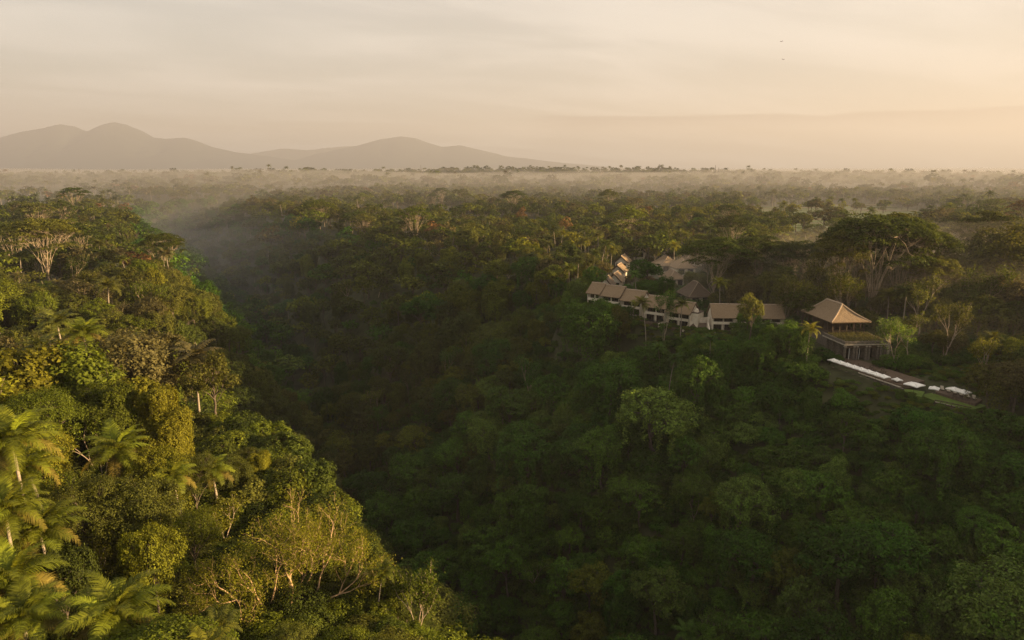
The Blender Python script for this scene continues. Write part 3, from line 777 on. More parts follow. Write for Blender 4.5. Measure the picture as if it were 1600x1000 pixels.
nrm_ = g0.uniform(size=(len(cand), 8))
hx = np.array(heroes)
for i in range(len(cand)):
    x, y = cand[i]; d = DD[i]; dist = DIST[i]; u = nrm_[i]
    if any((x - a) ** 2 + (y - b) ** 2 < r * r for a, b, r in CLEAR): continue
    if dist < 420 and ((hx[:, 0] - x) ** 2 + (hx[:, 1] - y) ** 2 < hx[:, 2] ** 2).any(): continue
    if 500 < dist < 1250 and in_poly(x, y, FIELD) and CLUMP[i] < .60: continue
    slope = CZ[i] < -6
    right_face = 0 < d < 122 and y < 300
    q = u[0]
    if right_face and d > 62 and x > 28 and y < 190: kind = "mound" if q < .62 else ("vine" if q < .74 else "broad")
    elif slope: kind = "broad" if q < .74 else ("vine" if q < .86 else ("mound" if q < .945 else ("palm" if q < .96 else "pale")))
    elif dist < 620: kind = "broad" if q < .68 else ("palm" if q < .82 else ("pale" if q < .93 else ("alb" if q < .945 else "vine")))
    else: kind = "broad" if q < .80 else ("palm" if q < .985 or dist > 1000 else "alb")
    if kind == "alb" and dist < 330 and u[5] < .6: kind = "broad"
    c = u[1] * .7 + CLUMP[i] * .6
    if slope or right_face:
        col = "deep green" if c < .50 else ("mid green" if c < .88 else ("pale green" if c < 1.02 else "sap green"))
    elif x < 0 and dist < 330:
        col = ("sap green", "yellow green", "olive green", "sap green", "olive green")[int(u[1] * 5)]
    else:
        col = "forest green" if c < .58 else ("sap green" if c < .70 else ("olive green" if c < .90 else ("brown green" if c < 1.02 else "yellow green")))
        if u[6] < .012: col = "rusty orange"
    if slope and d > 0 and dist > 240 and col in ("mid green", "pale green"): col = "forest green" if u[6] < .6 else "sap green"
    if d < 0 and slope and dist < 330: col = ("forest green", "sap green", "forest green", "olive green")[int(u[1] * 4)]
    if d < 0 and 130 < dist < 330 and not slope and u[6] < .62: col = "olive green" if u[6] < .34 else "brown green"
    s = .48 + .86 * u[2] ** 1.5
    if kind == "broad" and u[3] < .06 and slope and dist > 115: s *= 1.4
    if kind == "mound": s = .8 + .55 * u[2]
    if kind == "palm": s = .72 + .5 * u[2]
    if right_face and d > 62 and kind in ("broad", "vine"): s *= .72
    if dist > 620: s *= 1.0 + .25 * u[3]
    if dist > 1000: s *= 1.15
    if dist > 1700: s *= .8 + .9 * u[3] ** 2
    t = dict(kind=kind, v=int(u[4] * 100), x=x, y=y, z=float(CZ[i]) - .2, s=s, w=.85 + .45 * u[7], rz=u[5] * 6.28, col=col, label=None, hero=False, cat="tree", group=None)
    if -40 < d < 0 and y < 150:               # the spur's flank stays below the line of the morning sun
        t["s"] = min(t["s"], (-16 - t["z"]) / HT[kind])
        if t["s"] < .3: continue
    if dist < 600 and not fits(t): continue
    TREES.append(t)

def lib_name(t):
    f = math.hypot(t["x"], t["y"]); k = t["kind"]
    if k == "broad": return f"broad{0 if f < 118 else 1 if f < 340 else 2 if f < 1000 else 3}_{t['v'] % (5 if f < 1000 else 3)}"
    if k in ("vine", "mound"): return f"{k}{0 if f < 118 else 1}_{t['v'] % 3}"
    if k in ("alb", "pale", "palm"): return f"{k}{1 if f < 400 else 2}_{t['v'] % 3}"

# how much of each tree the camera would see: a small depth buffer of crown discs
BW, BH = 640, 400
buf = np.full((BH, BW), -1, np.int32)
order = sorted(range(len(TREES)), key=lambda i: TREES[i]["y"])
for i in order:
    t = TREES[i]
    if math.hypot(t["x"], t["y"]) > 900: continue
    if t["kind"] == "nearpalm": zc_, R, Hh = t["top"], 4.6 * t["s"], 3.0
    else:
        e = LIB[lib_name(t)]; R = e["R"] * t["s"] * t["w"] * .92; Hh = e["H"] * .5 * t["s"]; zc_ = t["z"] + (e["ht"] - e["H"] * .5) * t["s"]
    px, py, f = project(t["x"], t["y"], zc_)
    t["px"], t["py"], t["f"] = float(px), float(py), float(f)
    if f < 5: continue
    cx, cy2, rx, ry = px * BW / 1600, py * BH / 1000, R * FPX / f * BW / 1600, max(Hh, .3 * R) * FPX / f * BH / 1000
    x0, x1, y0, y1 = int(max(cx - rx, 0)), int(min(cx + rx + 1, BW)), int(max(cy2 - ry, 0)), int(min(cy2 + ry + 1, BH))
    if x0 >= x1 or y0 >= y1: continue
    yy, xx = np.mgrid[y0:y1, x0:x1]
    m = ((xx - cx) / max(rx, .6)) ** 2 + ((yy - cy2) / max(ry, .6)) ** 2 < 1
    sub = buf[y0:y1, x0:x1]; sub[m & (sub < 0)] = i
ids, cnt = np.unique(buf[buf >= 0], return_counts=True)
for i, c in zip(ids, cnt): TREES[i]["vis"] = int(c)
FAMILY = {"broad": "leafy", "vine": "leafy", "mound": "bush", "pale": "pale", "alb": "alb", "palm": "palm", "nearpalm": "palm"}
single = [t for t in TREES if t["hero"]]
for fam, cap in (("leafy", 290), ("bush", 150), ("pale", 60), ("alb", 40), ("palm", 120)):
    pool = [t for t in TREES if not t["hero"] and FAMILY[t["kind"]] == fam and t.get("vis", 0) >= (10 if fam in ("leafy", "bush") else 6)]
    pool.sort(key=lambda t: -t["vis"])
    used = sum(1 for t in single if FAMILY[t["kind"]] == fam)
    single += pool[:max(cap - used, 0)]
sid = {id(t) for t in single}

# ---------------------------------------------------------------- labels: what it looks like and where it stands
FORM = {"broad": "leafy tree", "vine": "creeper-hung tree", "mound": "bush", "pale": "pale-trunked tree", "alb": "flat-topped tree", "palm": "coconut palm"}
def place_words(t):
    px, py, x, y = t.get("px", 0), t.get("py", 0), t["x"], t["y"]; d = (x - np.interp(y, AX_Y, AX_X)) * .9
    if y > 560: return "far out on the hazy plain" if px > 560 else "on the misty far gorge banks"
    if d < 0:
        if y < 120: return "on the near sunlit spur" if t["z"] > -14 else "in the shade under the near spur"
        if t["z"] < -12: return "on the shaded bank facing the houses"
        return "on the crest behind the sunlit spur"
    if t["z"] < -40: return "deep in the dark gorge bottom"
    if t["z"] < -5:
        if px > 1280: return "on the slope below the parasol terrace"
        if px > 1090: return "on the slope below the short house row"
        if px > 900: return "on the slope below the long house row"
        if px > 640: return "on the slope below the rim palms"
        return "on the misty ridge flank up the gorge"
    if px > 1390: return "in the hazy woods beside the pavilion"
    if px > 1100: return "behind the pavilion and short house row"
    if px > 930: return "among the thatched villas"
    return "on the rim beyond the thatched villas"
def size_word(t):
    s = t["s"] * t["w"] ** .5
    return "small" if s < .72 else ("large" if s > 1.05 else "middling")
by = {}
for t in single:
    if t["label"]: continue
    t["zone"] = place_words(t)
    by.setdefault((size_word(t), t["col"], FORM[t["kind"]], t["zone"]), []).append(t)
ORD_ = ["first", "second", "third", "fourth", "fifth", "sixth", "seventh", "eighth", "ninth", "tenth", "eleventh", "twelfth", "thirteenth", "fourteenth", "fifteenth"]
ORD = ORD_ + [f"{n}th" for n in range(16, 80)]
for (sz, co, fo, zo), ts in by.items():
    ts.sort(key=lambda t: t.get("px", 0))
    for k, t in enumerate(ts):
        lab = f"{sz} {co} {fo} {zo}"
        if len(ts) > 1: lab += f", {ORD[k]} from left"
        t["label"] = lab
GROUPN = {"leafy": "leafy trees of the gorge forest", "bush": "bushes on the gorge slopes", "pale": "pale trunked trees", "alb": "flat topped umbrella trees", "palm": "coconut palms"}
NAMES = {"broad": "leafy_tree", "vine": "creeper_tree", "mound": "bush", "pale": "pale_tree", "alb": "umbrella_tree", "palm": "coconut_palm", "nearpalm": "coconut_palm"}
CATS = {"broad": "tree", "vine": "tree", "mound": "bush", "pale": "tree", "alb": "tree", "palm": "palm tree", "nearpalm": "palm tree"}
def col4(c): return (*PAL[c], 1.0)
trunk_cache = {}
for n_, t in enumerate(single):
    k = t["kind"]
    root = empty(NAMES[k], (t["x"], t["y"], t["z"]), t["rz"] if k != "nearpalm" else 0.0)
    tag(root, t["label"], CATS[k], GROUPN[FAMILY[k]])
    if k == "nearpalm":
        h = t["top"] - t["z"]
        (tv, tf, ta), tp = palm_trunk(900 + n_, h, .2)
        root.location.x -= tp[0]; root.location.y -= tp[1]
        link("trunk", quad_mesh("palm_trunk", tv, tf, [M["palm_bark"]], smooth=True), root)
        gg = np.random.default_rng(n_ + 5)
        for j, (az, q, s) in enumerate(frond_set(n_ + 3, 24, 5)):
            o = link("frond", FRONDS[j % 4], root, tuple(tp), (gg.normal() * .18, -(1.15 - 1.45 * q), az), s * t["s"])
            c = np.array((0.135, 0.160, 0.013)) * gg.uniform(.8, 1.25)
            if q > .8: c = np.array((0.18, 0.15, 0.028)) * gg.uniform(.7, 1.2)
            o.color = (*c, 1)
        continue
    root.scale = (t["s"] * t["w"], t["s"] * t["w"], t["s"])
    e = LIB[lib_name(t)]
    link("trunk", e["trunk"], root)
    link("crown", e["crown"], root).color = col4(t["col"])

# the remaining forest: too many to count, one mass
def scatter(name, pts, label, cat, group=None):
    """pts: list of (lib, colour, x, y, z, rz, sxy, sz)"""
    keys = sorted({p[0] for p in pts})
    coll = bpy.data.collections.new(name + "_shapes")
    for i, lb in enumerate(keys):
        o = bpy.data.objects.new(f"shape_{i:04d}", LIB[lb]["both"]); coll.objects.link(o)
    kid = {k: i for i, k in enumerate(keys)}
    me = bpy.data.meshes.new(name)
    me.vertices.add(len(pts)); me.vertices.foreach_set("co", np.array([p[2:5] for p in pts], np.float32).ravel())
    a = me.attributes.new("kid", 'INT', 'POINT'); a.data.foreach_set("value", np.array([kid[p[0]] for p in pts], np.int32))
    a = me.attributes.new("rot", 'FLOAT_VECTOR', 'POINT'); a.data.foreach_set("vector", np.array([(0, 0, p[5]) for p in pts], np.float32).ravel())
    a = me.attributes.new("siz", 'FLOAT_VECTOR', 'POINT'); a.data.foreach_set("vector", np.array([(p[6], p[6], p[7]) for p in pts], np.float32).ravel())
    a = me.attributes.new("color", 'FLOAT_VECTOR', 'POINT'); a.data.foreach_set("vector", np.array([PAL[p[1]] for p in pts], np.float32).ravel())
    ng = bpy.data.node_groups.new(name + "_nodes", 'GeometryNodeTree')
    ng.interface.new_socket("Geometry", in_out='INPUT', socket_type='NodeSocketGeometry')
    ng.interface.new_socket("Geometry", in_out='OUTPUT', socket_type='NodeSocketGeometry')
    N, L = ng.nodes, ng.links
    gi, go = N.new("NodeGroupInput"), N.new("NodeGroupOutput")
    ci = N.new("GeometryNodeCollectionInfo"); ci.inputs["Collection"].default_value = coll
    ci.inputs["Separate Children"].default_value = True; ci.inputs["Reset Children"].default_value = True
    ip = N.new("GeometryNodeInstanceOnPoints"); ip.inputs["Pick Instance"].default_value = True
    def named(nm, dt):
        n = N.new("GeometryNodeInputNamedAttribute"); n.data_type = dt; n.inputs["Name"].default_value = nm
        return [o for o in n.outputs if o.enabled and o.name == "Attribute"][0]
    L.new(gi.outputs[0], ip.inputs["Points"]); L.new(ci.outputs[0], ip.inputs["Instance"])
    L.new(named("kid", 'INT'), ip.inputs["Instance Index"]); L.new(named("rot", 'FLOAT_VECTOR'), ip.inputs["Rotation"])
    L.new(named("siz", 'FLOAT_VECTOR'), ip.inputs["Scale"]); L.new(ip.outputs[0], go.inputs[0])
    o = link(name, me)
    md = o.modifiers.new("scatter", 'NODES'); md.node_group = ng
    tag(o, label, cat, group, "stuff")
    return o
rest = [t for t in TREES if id(t) not in sid]
def pt(t): return (lib_name(t), t["col"], t["x"], t["y"], t["z"], t["rz"], t["s"] * t["w"], t["s"])
scatter("forest", [pt(t) for t in rest if t["kind"] not in ("palm", "mound")], "unbroken green jungle canopy covering gorge and plain", "forest")
scatter("palm_grove", [pt(t) for t in rest if t["kind"] == "palm"], "coconut palms scattered through the distant jungle", "palms")
# undergrowth between the trunks
ug = [pt(t) for t in rest if t["kind"] == "mound"]
xs = np.arange(-190, 190, 3.1); ys = np.arange(10, 300, 3.1)
X, Y = np.meshgrid(xs, ys); X = X.ravel() + g0.uniform(-1.5, 1.5, X.size); Y = Y.ravel() + g0.uniform(-1.5, 1.5, Y.size); Z = terrain(X, Y)
PXs, PYs, Fs = project(X, Y, Z + 2.5)
for i in range(len(X)):
    if abs(math.degrees(math.atan2(X[i], Y[i]))) > 48: continue
    if any((X[i] - a) ** 2 + (Y[i] - b) ** 2 < (r - (2.5 if b > 225 else 0)) ** 2 for a, b, r in CLEAR): continue
    tiny = (1280 < PXs[i] < 1600 and 560 < PYs[i] < 652 and Y[i] < 178) or (994 < PXs[i] < 1155 and 450 < PYs[i] < 534 and Y[i] < 242)
    s_ = .09 + .08 * g0.uniform() if tiny else (.26 + .30 * g0.uniform()) * (1.6 if X[i] < np.interp(Y[i], AX_Y, AX_X) - 45 and Y[i] < 125 else 1.25 if X[i] > 0 else 1.0)
    if tiny:
        for q in range(7):
            xx, yy = X[i] + g0.uniform(-1.7, 1.7), Y[i] + g0.uniform(-1.7, 1.7)
            if any((xx - a) ** 2 + (yy - b) ** 2 < (r - .5) ** 2 for a, b, r in CLEAR): continue
            k_ = .08 + .09 * g0.uniform()
            ug.append(("mound1_%d" % (q % 3), ("mid green", "sap green", "pale green")[q % 3], xx, yy, tz(xx, yy) - .1, g0.uniform(0, 6), k_ * 1.6, k_))
        continue
    f = math.hypot(X[i], Y[i])
    ug.append(("mound%d_%d" % (0 if f < 90 else 1, i % 3), (("deep green", "mid green", "mid green", "pale green", "deep green") if X[i] > np.interp(Y[i], AX_Y, AX_X) else ("forest green", "sap green", "olive green", "forest green", "sap green"))[i % 5], X[i], Y[i], float(Z[i]) - .4, g0.uniform(0, 6), s_ * 1.2, s_))
scatter("undergrowth", ug, "low green undergrowth filling the gaps between the trees", "undergrowth")

# the bare golden tree in the foreground
hp = at_d(432, 905, 74)
hz = tz(hp.x, hp.y)
topz = at_d(420, 762, 76).z
root = empty("golden_tree", (hp.x + .6, hp.y, hz), 0.6)
tag(root, "thinly leaved golden tree with pale spreading limbs at the spur's edge", "tree")
tkA, crA = branchy(1234, (topz - hz) * .86, .92, 11, .2, depth=6, trunk_r=.25, stems=5, leaf_from=4, up=.14)
link("trunk", quad_mesh("golden_trunk", tkA[0], tkA[1], [M["warm_bark"]], smooth=True), root)
link("crown", quad_mesh("golden_crown", crA[0], crA[1], [M["leaf"]], attr=crA[2]), root).color = (0.18, 0.175, 0.014, 1)
# print("golden", hp, hz, topz, crA[0].min(0), crA[0].max(0))

# ---------------------------------------------------------------- thatched roofs
def roof_grid(corners, nu, nv, thick, name, mat, parent, g, bumpy=.05, sag=.0):
    """one thatch slope: corners eave-left, eave-right, ridge-right, ridge-left; a thick slab with an uneven top"""
    a, b, c, d = [np.array(p, float) for p in corners]
    nrm = unit(np.cross(b - a, d - a))
    u = np.linspace(0, 1, nu + 1); v = np.linspace(0, 1, nv + 1)
    U, V = np.meshgrid(u, v)
    P = (a * (1 - U[..., None]) + b * U[..., None]) * (1 - V[..., None]) + (d * (1 - U[..., None]) + c * U[..., None]) * V[..., None]
    P = P - nrm * (sag * np.sin(V * math.pi))[..., None]
    top = P + nrm * (thick + (g.normal(size=U.shape) * bumpy)[..., None])
    n = (nu + 1) * (nv + 1); idx = np.arange(n).reshape(nv + 1, nu + 1)
    q = lambda i: np.stack([i[:-1, :-1], i[:-1, 1:], i[1:, 1:], i[1:, :-1]], -1).reshape(-1, 4)
    F = [q(idx), q(idx + n)[:, ::-1]]
    for e in (idx[0], idx[-1], idx[:, 0], idx[:, -1]): F.append(np.stack([e[:-1], e[1:], e[1:] + n, e[:-1] + n], -1))
    return link(name, quad_mesh(name, np.concatenate([top.reshape(-1, 3), P.reshape(-1, 3)]), np.concatenate(F), [mat]), parent)
gR = np.random.default_rng(99)

def window(parent, x0, x1, z0, z1, y, n=2, deep=.14):
    """a framed dark opening in a front wall at depth y: recessed panes, mullions and a sill"""
    fr = MB(); f = .07
    fr.box(x0, x1, y - .05, y + .06, z1 - f, z1).box(x0, x0 + f, y - .05, y + .06, z0 + f, z1 - f).box(x1 - f, x1, y - .05, y + .06, z0 + f, z1 - f).box(x0, x1, y - .05, y + .06, z0, z0 + f)
    w = fr.build("window", M["wood"], parent)
    step = (x1 - x0 - 2 * f) / n
    for i in range(n):
        xa = x0 + f + i * step
        MB().box(xa + .015, xa + step - .05, y + .03, y + .05, z0 + f + .005, z1 - f - .005).build("pane", M["glass"], w)
        if i < n - 1: MB().box(xa + step - .045, xa + step + .01, y - .03, y + .055, z0 + f + .002, z1 - f - .002).build("mullion", M["wood"], w)
    return w
def slats(parent, x, y0, y1, z0, z1, n, mat):
    for i in range(n):
        z = z0 + (z1 - z0) * i / n
        MB().box(x - .06, x + .06, y0, y1, z, z + (z1 - z0) / n * .55).build("slat", mat, parent)

def row_house(loc, yaw, w, label, group, end_wall=False, back=7.5, eave=4.7, ridge=7.9, garden=True, thatch="thatch"):
    t = empty("row_house", loc, yaw); tag(t, label, "house", group)
    # shell: side and back walls, lower and upper front walls leaving real openings
    wl_ = MB(); wl_.box(.0, .25, 0, back, -1.5, eave).box(w - .25, w, 0, back, -1.5, eave).box(.25, w - .25, back - .25, back, -1.5, eave)
    wl_.box(.25, w - .25, .9, back - .25, -1.5, -.02).box(.25, w - .25, .9, back - .25, 2.35, 2.6)
    wl_.build("wall", M["plaster"], t)
    pp = MB(); pp.box(.25, w - .25, .0, .22, 2.15, 3.05); pp.build("balcony_parapet", M["plaster"], t)
    fl = MB(); fl.box(.25, w - .25, .22, .9, 2.35, 2.5); fl.build("balcony_floor", M["pale_stone"], t)
    up = MB(); m = w / 2
    up.box(.25, .75, .9, 1.1, 2.6, eave - .05).box(m - .22, m + .22, .9, 1.1, 2.6, eave - .05).box(w - .75, w - .25, .9, 1.1, 2.6, eave - .05)
    up.build("upper_wall", M["plaster"], t)
    window(t, .75, m - .22, 2.62, eave - .3, .95, 3); window(t, m + .22, w - .75, 2.62, eave - .3, .95, 3)
    lo = MB(); a = w * .5
    lo.box(.25, .6, .6, .85, -.02, 2.15).box(a - .55, a + .35, .6, .85, -.02, 2.15).box(w - .9, w - .25, .6, .85, -.02, 2.15)
    lo.build("lower_wall", M["plaster"], t)
    window(t, .6, a - .55, .0, 2.1, .68, 3); window(t, a + .35, w - .9, .0, 2.1, .68, 3)
    for xp in (a - .1,): MB().box(xp - .09, xp + .09, .02, .2, -.02, 2.15).build("post", M["pale_stone"], t)
    sc = empty("louvre_screen", (0, 0, 0), 0, 1, t)
    slats(sc, w - .12, -.62, -.02, .1, 4.1, 12, M["pale_stone"])
    MB().box(w - .18, w - .02, -.72, -.64, -.5, 4.3).build("screen_post", M["pale_stone"], sc)
    # roof
    o = .75; mid = back / 2; e = eave - .15
    r = empty("roof", (0, 0, 0), 0, 1, t)
    roof_grid([(-.35, -o, e), (w + .35, -o, e), (w + .35, mid, ridge), (-.35, mid, ridge)], 20, 12, .30, "thatch_slope", M[thatch], r, gR)
    roof_grid([(w + .35, back + o, e), (-.35, back + o, e), (-.35, mid, ridge), (w + .35, mid, ridge)], 20, 12, .30, "thatch_slope", M[thatch], r, gR)
    MB().tube([(-.42, mid, ridge + .30), (w * .5, mid, ridge + .34), (w + .42, mid, ridge + .30)], [.22, .24, .22], 8).build("ridge_cap", M["ridge"], r)
    for xg in (.06, w - .06):
        MB().hull([(xg - .05, .1, eave), (xg - .05, back - .1, eave), (xg - .05, mid, ridge - .1)], [(xg + .05, .1, eave), (xg + .05, back - .1, eave), (xg + .05, mid, ridge - .1)]).build("gable", M["plaster"], t)
    for s in (-1, 1):
        MB().hull([(w + .3, mid + s * .06, ridge - .18), (w + .3, mid + s * (mid + o), e - .1), (w + .3, mid + s * (mid + o), e + .16), (w + .3, mid + s * .06, ridge + .12)],
                  [(w + .40, mid + s * .06, ridge - .18), (w + .40, mid + s * (mid + o), e - .1), (w + .40, mid + s * (mid + o), e + .16), (w + .40, mid + s * .06, ridge + .12)]).build("bargeboard", M["wood"], r)
    if end_wall:
        ew = MB(); ew.box(w + .05, w + 2.3, 1.2, back - 1.2, -1.5, 5.1); ew.build("end_wall", M["plaster"], t)
        MB().box(w - .02, w + 2.42, 1.1, back - 1.1, 5.1, 5.3).build("coping", M["wood"], t)
        MB().hull([(w + .5, 2.2, 5.3), (w + 1.7, 2.2, 5.3), (w + 1.7, 3.6, 5.3), (w + .5, 3.6, 5.3)], [(w + .8, 2.5, 6.4), (w + 1.4, 2.5, 6.4), (w + 1.4, 3.3, 6.4), (w + .8, 3.3, 6.4)]).build("finial", M["plaster"], t)
    if garden:
        MB().box(.1, w - .9, -3.4, -.9, -1.9, .35).build("garden_terrace", M["deck"], t)
        MB().box(.3, w - 1.1, -3.2, -1.1, .35, .42).build("plunge_pool", M["glass"], t)
        MB().box(w - .9, w - .5, -3.8, -.75, -2.2, .15).build("garden_wall", M["plaster"], t)
    return t
yawL = math.atan2(-.60, .80)
dx_, dy_ = math.cos(yawL), math.sin(yawL)
R0 = at_z(1078, 513, 0)
gA = "terrace houses of the long row"
for k, (off, z, w, lab, end) in enumerate([
        (8.6, 0.0, 8.4, "terrace house of the long row with lit end wall beside the dark sloping roof", True),
        (17.0, 0.9, 8.0, "second terrace house of the long row counted from the lit end wall", False),
        (26.4, 2.1, 8.0, "third terrace house of the long row with its own lit side wall", True),
        (34.8, 2.9, 8.0, "fourth terrace house of the long row, half hidden by trees", False),
        (40.2, 3.3, 5.3, "last terrace house of the long row, only its roof showing", False)]):
    row_house((R0.x - dx_ * off, R0.y - dy_ * off, z), yawL, w, lab, gA, end, garden=k < 2)
B0 = at_z(1112, 517, 0)
gB = "terrace houses of the short row"
yawB = RAD(-4)
for k, lab in enumerate(["terrace house of the short row beside the pale stair", "middle terrace house of the short row, behind the rounded tree", "terrace house of the short row nearest the pavilion"]):
    row_house((B0.x + math.cos(yawB) * 7.7 * k, B0.y + math.sin(yawB) * 7.7 * k, 0.1), yawB, 7.65, lab, gB, False, garden=False, eave=4.4, ridge=8.0)
# pale stair and the sloping dark roof between the two rows
st = empty("garden_stair", (B0.x - 1.6, B0.y - 6.0, -3.4), yawB); tag(st, "pale stone stair climbing beside the short house row", "stair")
MB().hull([(0, 0, -2), (.35, 0, -2), (.35, 8.5, -2), (0, 8.5, -2)], [(0, 0, .9), (.35, 0, .9), (.35, 8.5, 6.6), (0, 8.5, 6.6)]).build("side_wall", M["plaster"], st)
for i in range(14): MB().box(.38, 1.6, .55 * i, .55 * i + .58, -.4 + .24 * i - .6, .24 * i).build("step", M["pale_stone"], st)
MB().box(1.62, 1.9, .2, 7.6, -2, 3.4).build("inner_wall", M["plaster"], st)
MB().box(-.05, .42, 7.3, 8.5, 6.6, 7.6).build("gate_pier", M["plaster"], st)
sr = empty("sloping_roof", (0, 0, 0)); tag(sr, "dark sloping roof edged by pale walls between the house rows", "roof")
c0, c1, c2, c3 = at_z(1060, 527, -3.0), at_z(1110, 531, -3.0), at_z(1104, 505, 1.6), at_z(1084, 505, 1.6)
roof_grid([c0, c1, c2, c3], 12, 10, .25, "roof_slope", M["thatch_dark"], sr, gR, .03)
MB().hull([c0 + Vector((-.9, -.2, -2.5)), c0 + Vector((-.3, -.2, -2.5)), c3 + Vector((-.3, 0, -4)), c3 + Vector((-.9, 0, -4))], [c0 + Vector((-.9, -.2, .5)), c0 + Vector((-.3, -.2, .5)), c3 + Vector((-.3, 0, .7)), c3 + Vector((-.9, 0, .7))]).build("parapet", M["plaster"], sr)
MB().hull([c3 + Vector((-.6, .4, -4)), c2 + Vector((.8, .4, -4)), c2 + Vector((.8, .8, -4)), c3 + Vector((-.6, .8, -4))], [c3 + Vector((-.6, .4, 1.4)), c2 + Vector((.8, .4, 2.0)), c2 + Vector((.8, .8, 2.0)), c3 + Vector((-.6, .8, 1.4))]).build("rear_wall", M["plaster"], sr)

# ---------------------------------------------------------------- villas
def hip_house(name, loc, yaw, w, l, eave, ridge, label, cat="villa", group=None, thatch="thatch", ridge_part=.35, wall="plaster", gable=False):
    t = empty(name, loc, yaw); tag(t, label, cat, group)
    i = .9
    MB().box(-w / 2 + i, w / 2 - i, -l / 2 + i, l / 2 - i, -9, eave).build("wall", M[wall], t)
    for s in (-1, 1): window(t, s * w * .2 - w * .13, s * w * .2 + w * .13, .4, eave - .4, -l / 2 + i - .08, 2)
    r = empty("roof", (0, 0, 0), 0, 1, t); e = eave - .1
    if gable:
        for s in (-1, 1):
            c = [(s * w / 2, -l / 2 * s, e), (s * w / 2, l / 2 * s, e), (0, l / 2 * s, ridge), (0, -l / 2 * s, ridge)]
            roof_grid(c, 14, 10, .28, "thatch_slope", M[thatch], r, gR)
        for s in (-1, 1):
            y = s * (l / 2 - i)
            MB().hull([(-w / 2 + i, y - .08, eave), (w / 2 - i, y - .08, eave), (0, y - .08, ridge - .5)], [(-w / 2 + i, y + .08, eave), (w / 2 - i, y + .08, eave), (0, y + .08, ridge - .5)]).build("gable", M[wall], t)
            for q in (-1, 1):
                yb = s * (l / 2 + .04)
                MB().hull([(0, yb - .05, ridge - .1), (q * w / 2, yb - .05, e - .15), (q * w / 2, yb - .05, e + .15), (0, yb - .05, ridge + .25)], [(0, yb + .05, ridge - .1), (q * w / 2, yb + .05, e - .15), (q * w / 2, yb + .05, e + .15), (0, yb + .05, ridge + .25)]).build("bargeboard", M["wood"], r)
        MB().tube([(0, -l / 2 - .1, ridge + .3), (0, 0, ridge + .33), (0, l / 2 + .1, ridge + .3)], [.2, .22, .2], 8).build("ridge_cap", M["ridge"], r)
    else:
        ry = l / 2 * ridge_part
        A, B_, C_, D_ = (-w / 2, -l / 2, e), (w / 2, -l / 2, e), (w / 2, l / 2, e), (-w / 2, l / 2, e); p, q = (0, -ry, ridge), (0, ry, ridge)
        for c in ([A, B_, p, p], [C_, D_, q, q], [B_, C_, q, p], [D_, A, p, q]): roof_grid(c, 14, 12, .26, "thatch_slope", M[thatch], r, gR, .04, .28)
        MB().tube([(0, -ry, ridge + .25), (0, 0, ridge + .3), (0, ry, ridge + .25)], [.2, .24, .2], 8).build("ridge_cap", M["ridge"], r)
        for c, a in ((A, p), (B_, p), (C_, q), (D_, q)):
            v0, v1 = Vector(c) + Vector((0, 0, .16)), Vector(a) + Vector((0, 0, .24)); m1 = v0.lerp(v1, .35) - Vector((0, 0, .16)); m2 = v0.lerp(v1, .7) - Vector((0, 0, .14))
            MB().tube([v0, m1, m2, v1], [.13, .15, .16, .18], 7).build("hip_cap", M["ridge"], r)
    return t
gV, gH = "gable villas above the long row", "hip roofed villas above the long row"
for px, py, w, l, yw, th, lab in [   # eave pixel
        (962, 438, 7.5, 10, -20, "thatch", "lowest gable villa stacked behind the long house row"), (967, 424, 8, 11, -20, "thatch", "middle gable villa stacked behind the long house row"),
        (973, 409, 8, 11, -20, "thatch", "topmost gable villa stacked behind the long house row"), (1000, 393, 8, 11, -18, "thatch_dark", "gable villa set apart among palms behind the stacked three"), (948, 445, 6.5, 8, -20, "thatch_dark", "small gable villa at the tree edge next to the lowest one")]:
    p = at_z(px, py, 4.6); hip_house("gable_villa", (p.x, p.y, p.z - 3.2), RAD(yw), w, l, 3.2, 6.6, lab, "villa", gV, th, gable=True)
for px, py, w, l, yw, h, lab, th in [
        (1040, 413, 11.5, 13, 12, 7.6, "hip roofed villa next to the dark round tree", "thatch"), (1066, 417, 11.5, 13, 6, 7.4, "hip roofed villa with pale gable wall behind the umbrella crowns", "thatch"),
        (1080, 402, 11, 13, 10, 8.0, "highest hip roofed villa of the upper cluster", "thatch_dark"), (1050, 434, 9, 11, 14, 6.8, "hip roofed villa half hidden below the upper pair", "thatch"),
        (1086, 460, 10.5, 13, 8, 8.4, "dark steep hip roofed villa right behind the long row's lit end", "thatch_dark"), (1052, 397, 9, 11, 5, 7.3, "hip roofed villa behind the tall palm", "thatch_dark")]:
    p = at_z(px, py, 4.6); hip_house("hip_villa", (p.x, p.y, p.z - 3.4), RAD(yw), w, l, 3.4, h, lab, "villa", gH, th)

# ---------------------------------------------------------------- pavilion
pv = empty("pavilion", (93.2, 186.6, -0.3), RAD(5)); tag(pv, "two storey stone pavilion with a great hipped thatch roof above the parasols", "pavilion")
lw, ld, lh = 12.6, 11.5, 4.3
MB().box(.9, lw, 2.2, ld, -1.5, lh - .02).build("rear_hall", M["stone"], pv)
MB().box(-.2, lw + .2, -.2, ld, lh, lh + .35).build("roof_slab", M["pale_stone"], pv)
for x in (0.05, 2.7, 3.6, 6.3, 7.2, 9.7, 10.6, 12.1):
    c = MB().box(x, x + .55, .05, .6, -1.0, lh).build("column", M["stone"], pv)
    MB().box(x - .07, x + .62, -.02, .67, lh - .5, lh - .28).build("capital", M["pale_stone"], c)
for y in (3.0, 6.2, 9.4):
    MB().box(.05, .6, y, y + .55, -1.0, lh).build("column", M["stone"], pv)
MB().box(.0, lw, .08, .5, lh - .85, lh - .02).build("beam", M["wood"], pv)
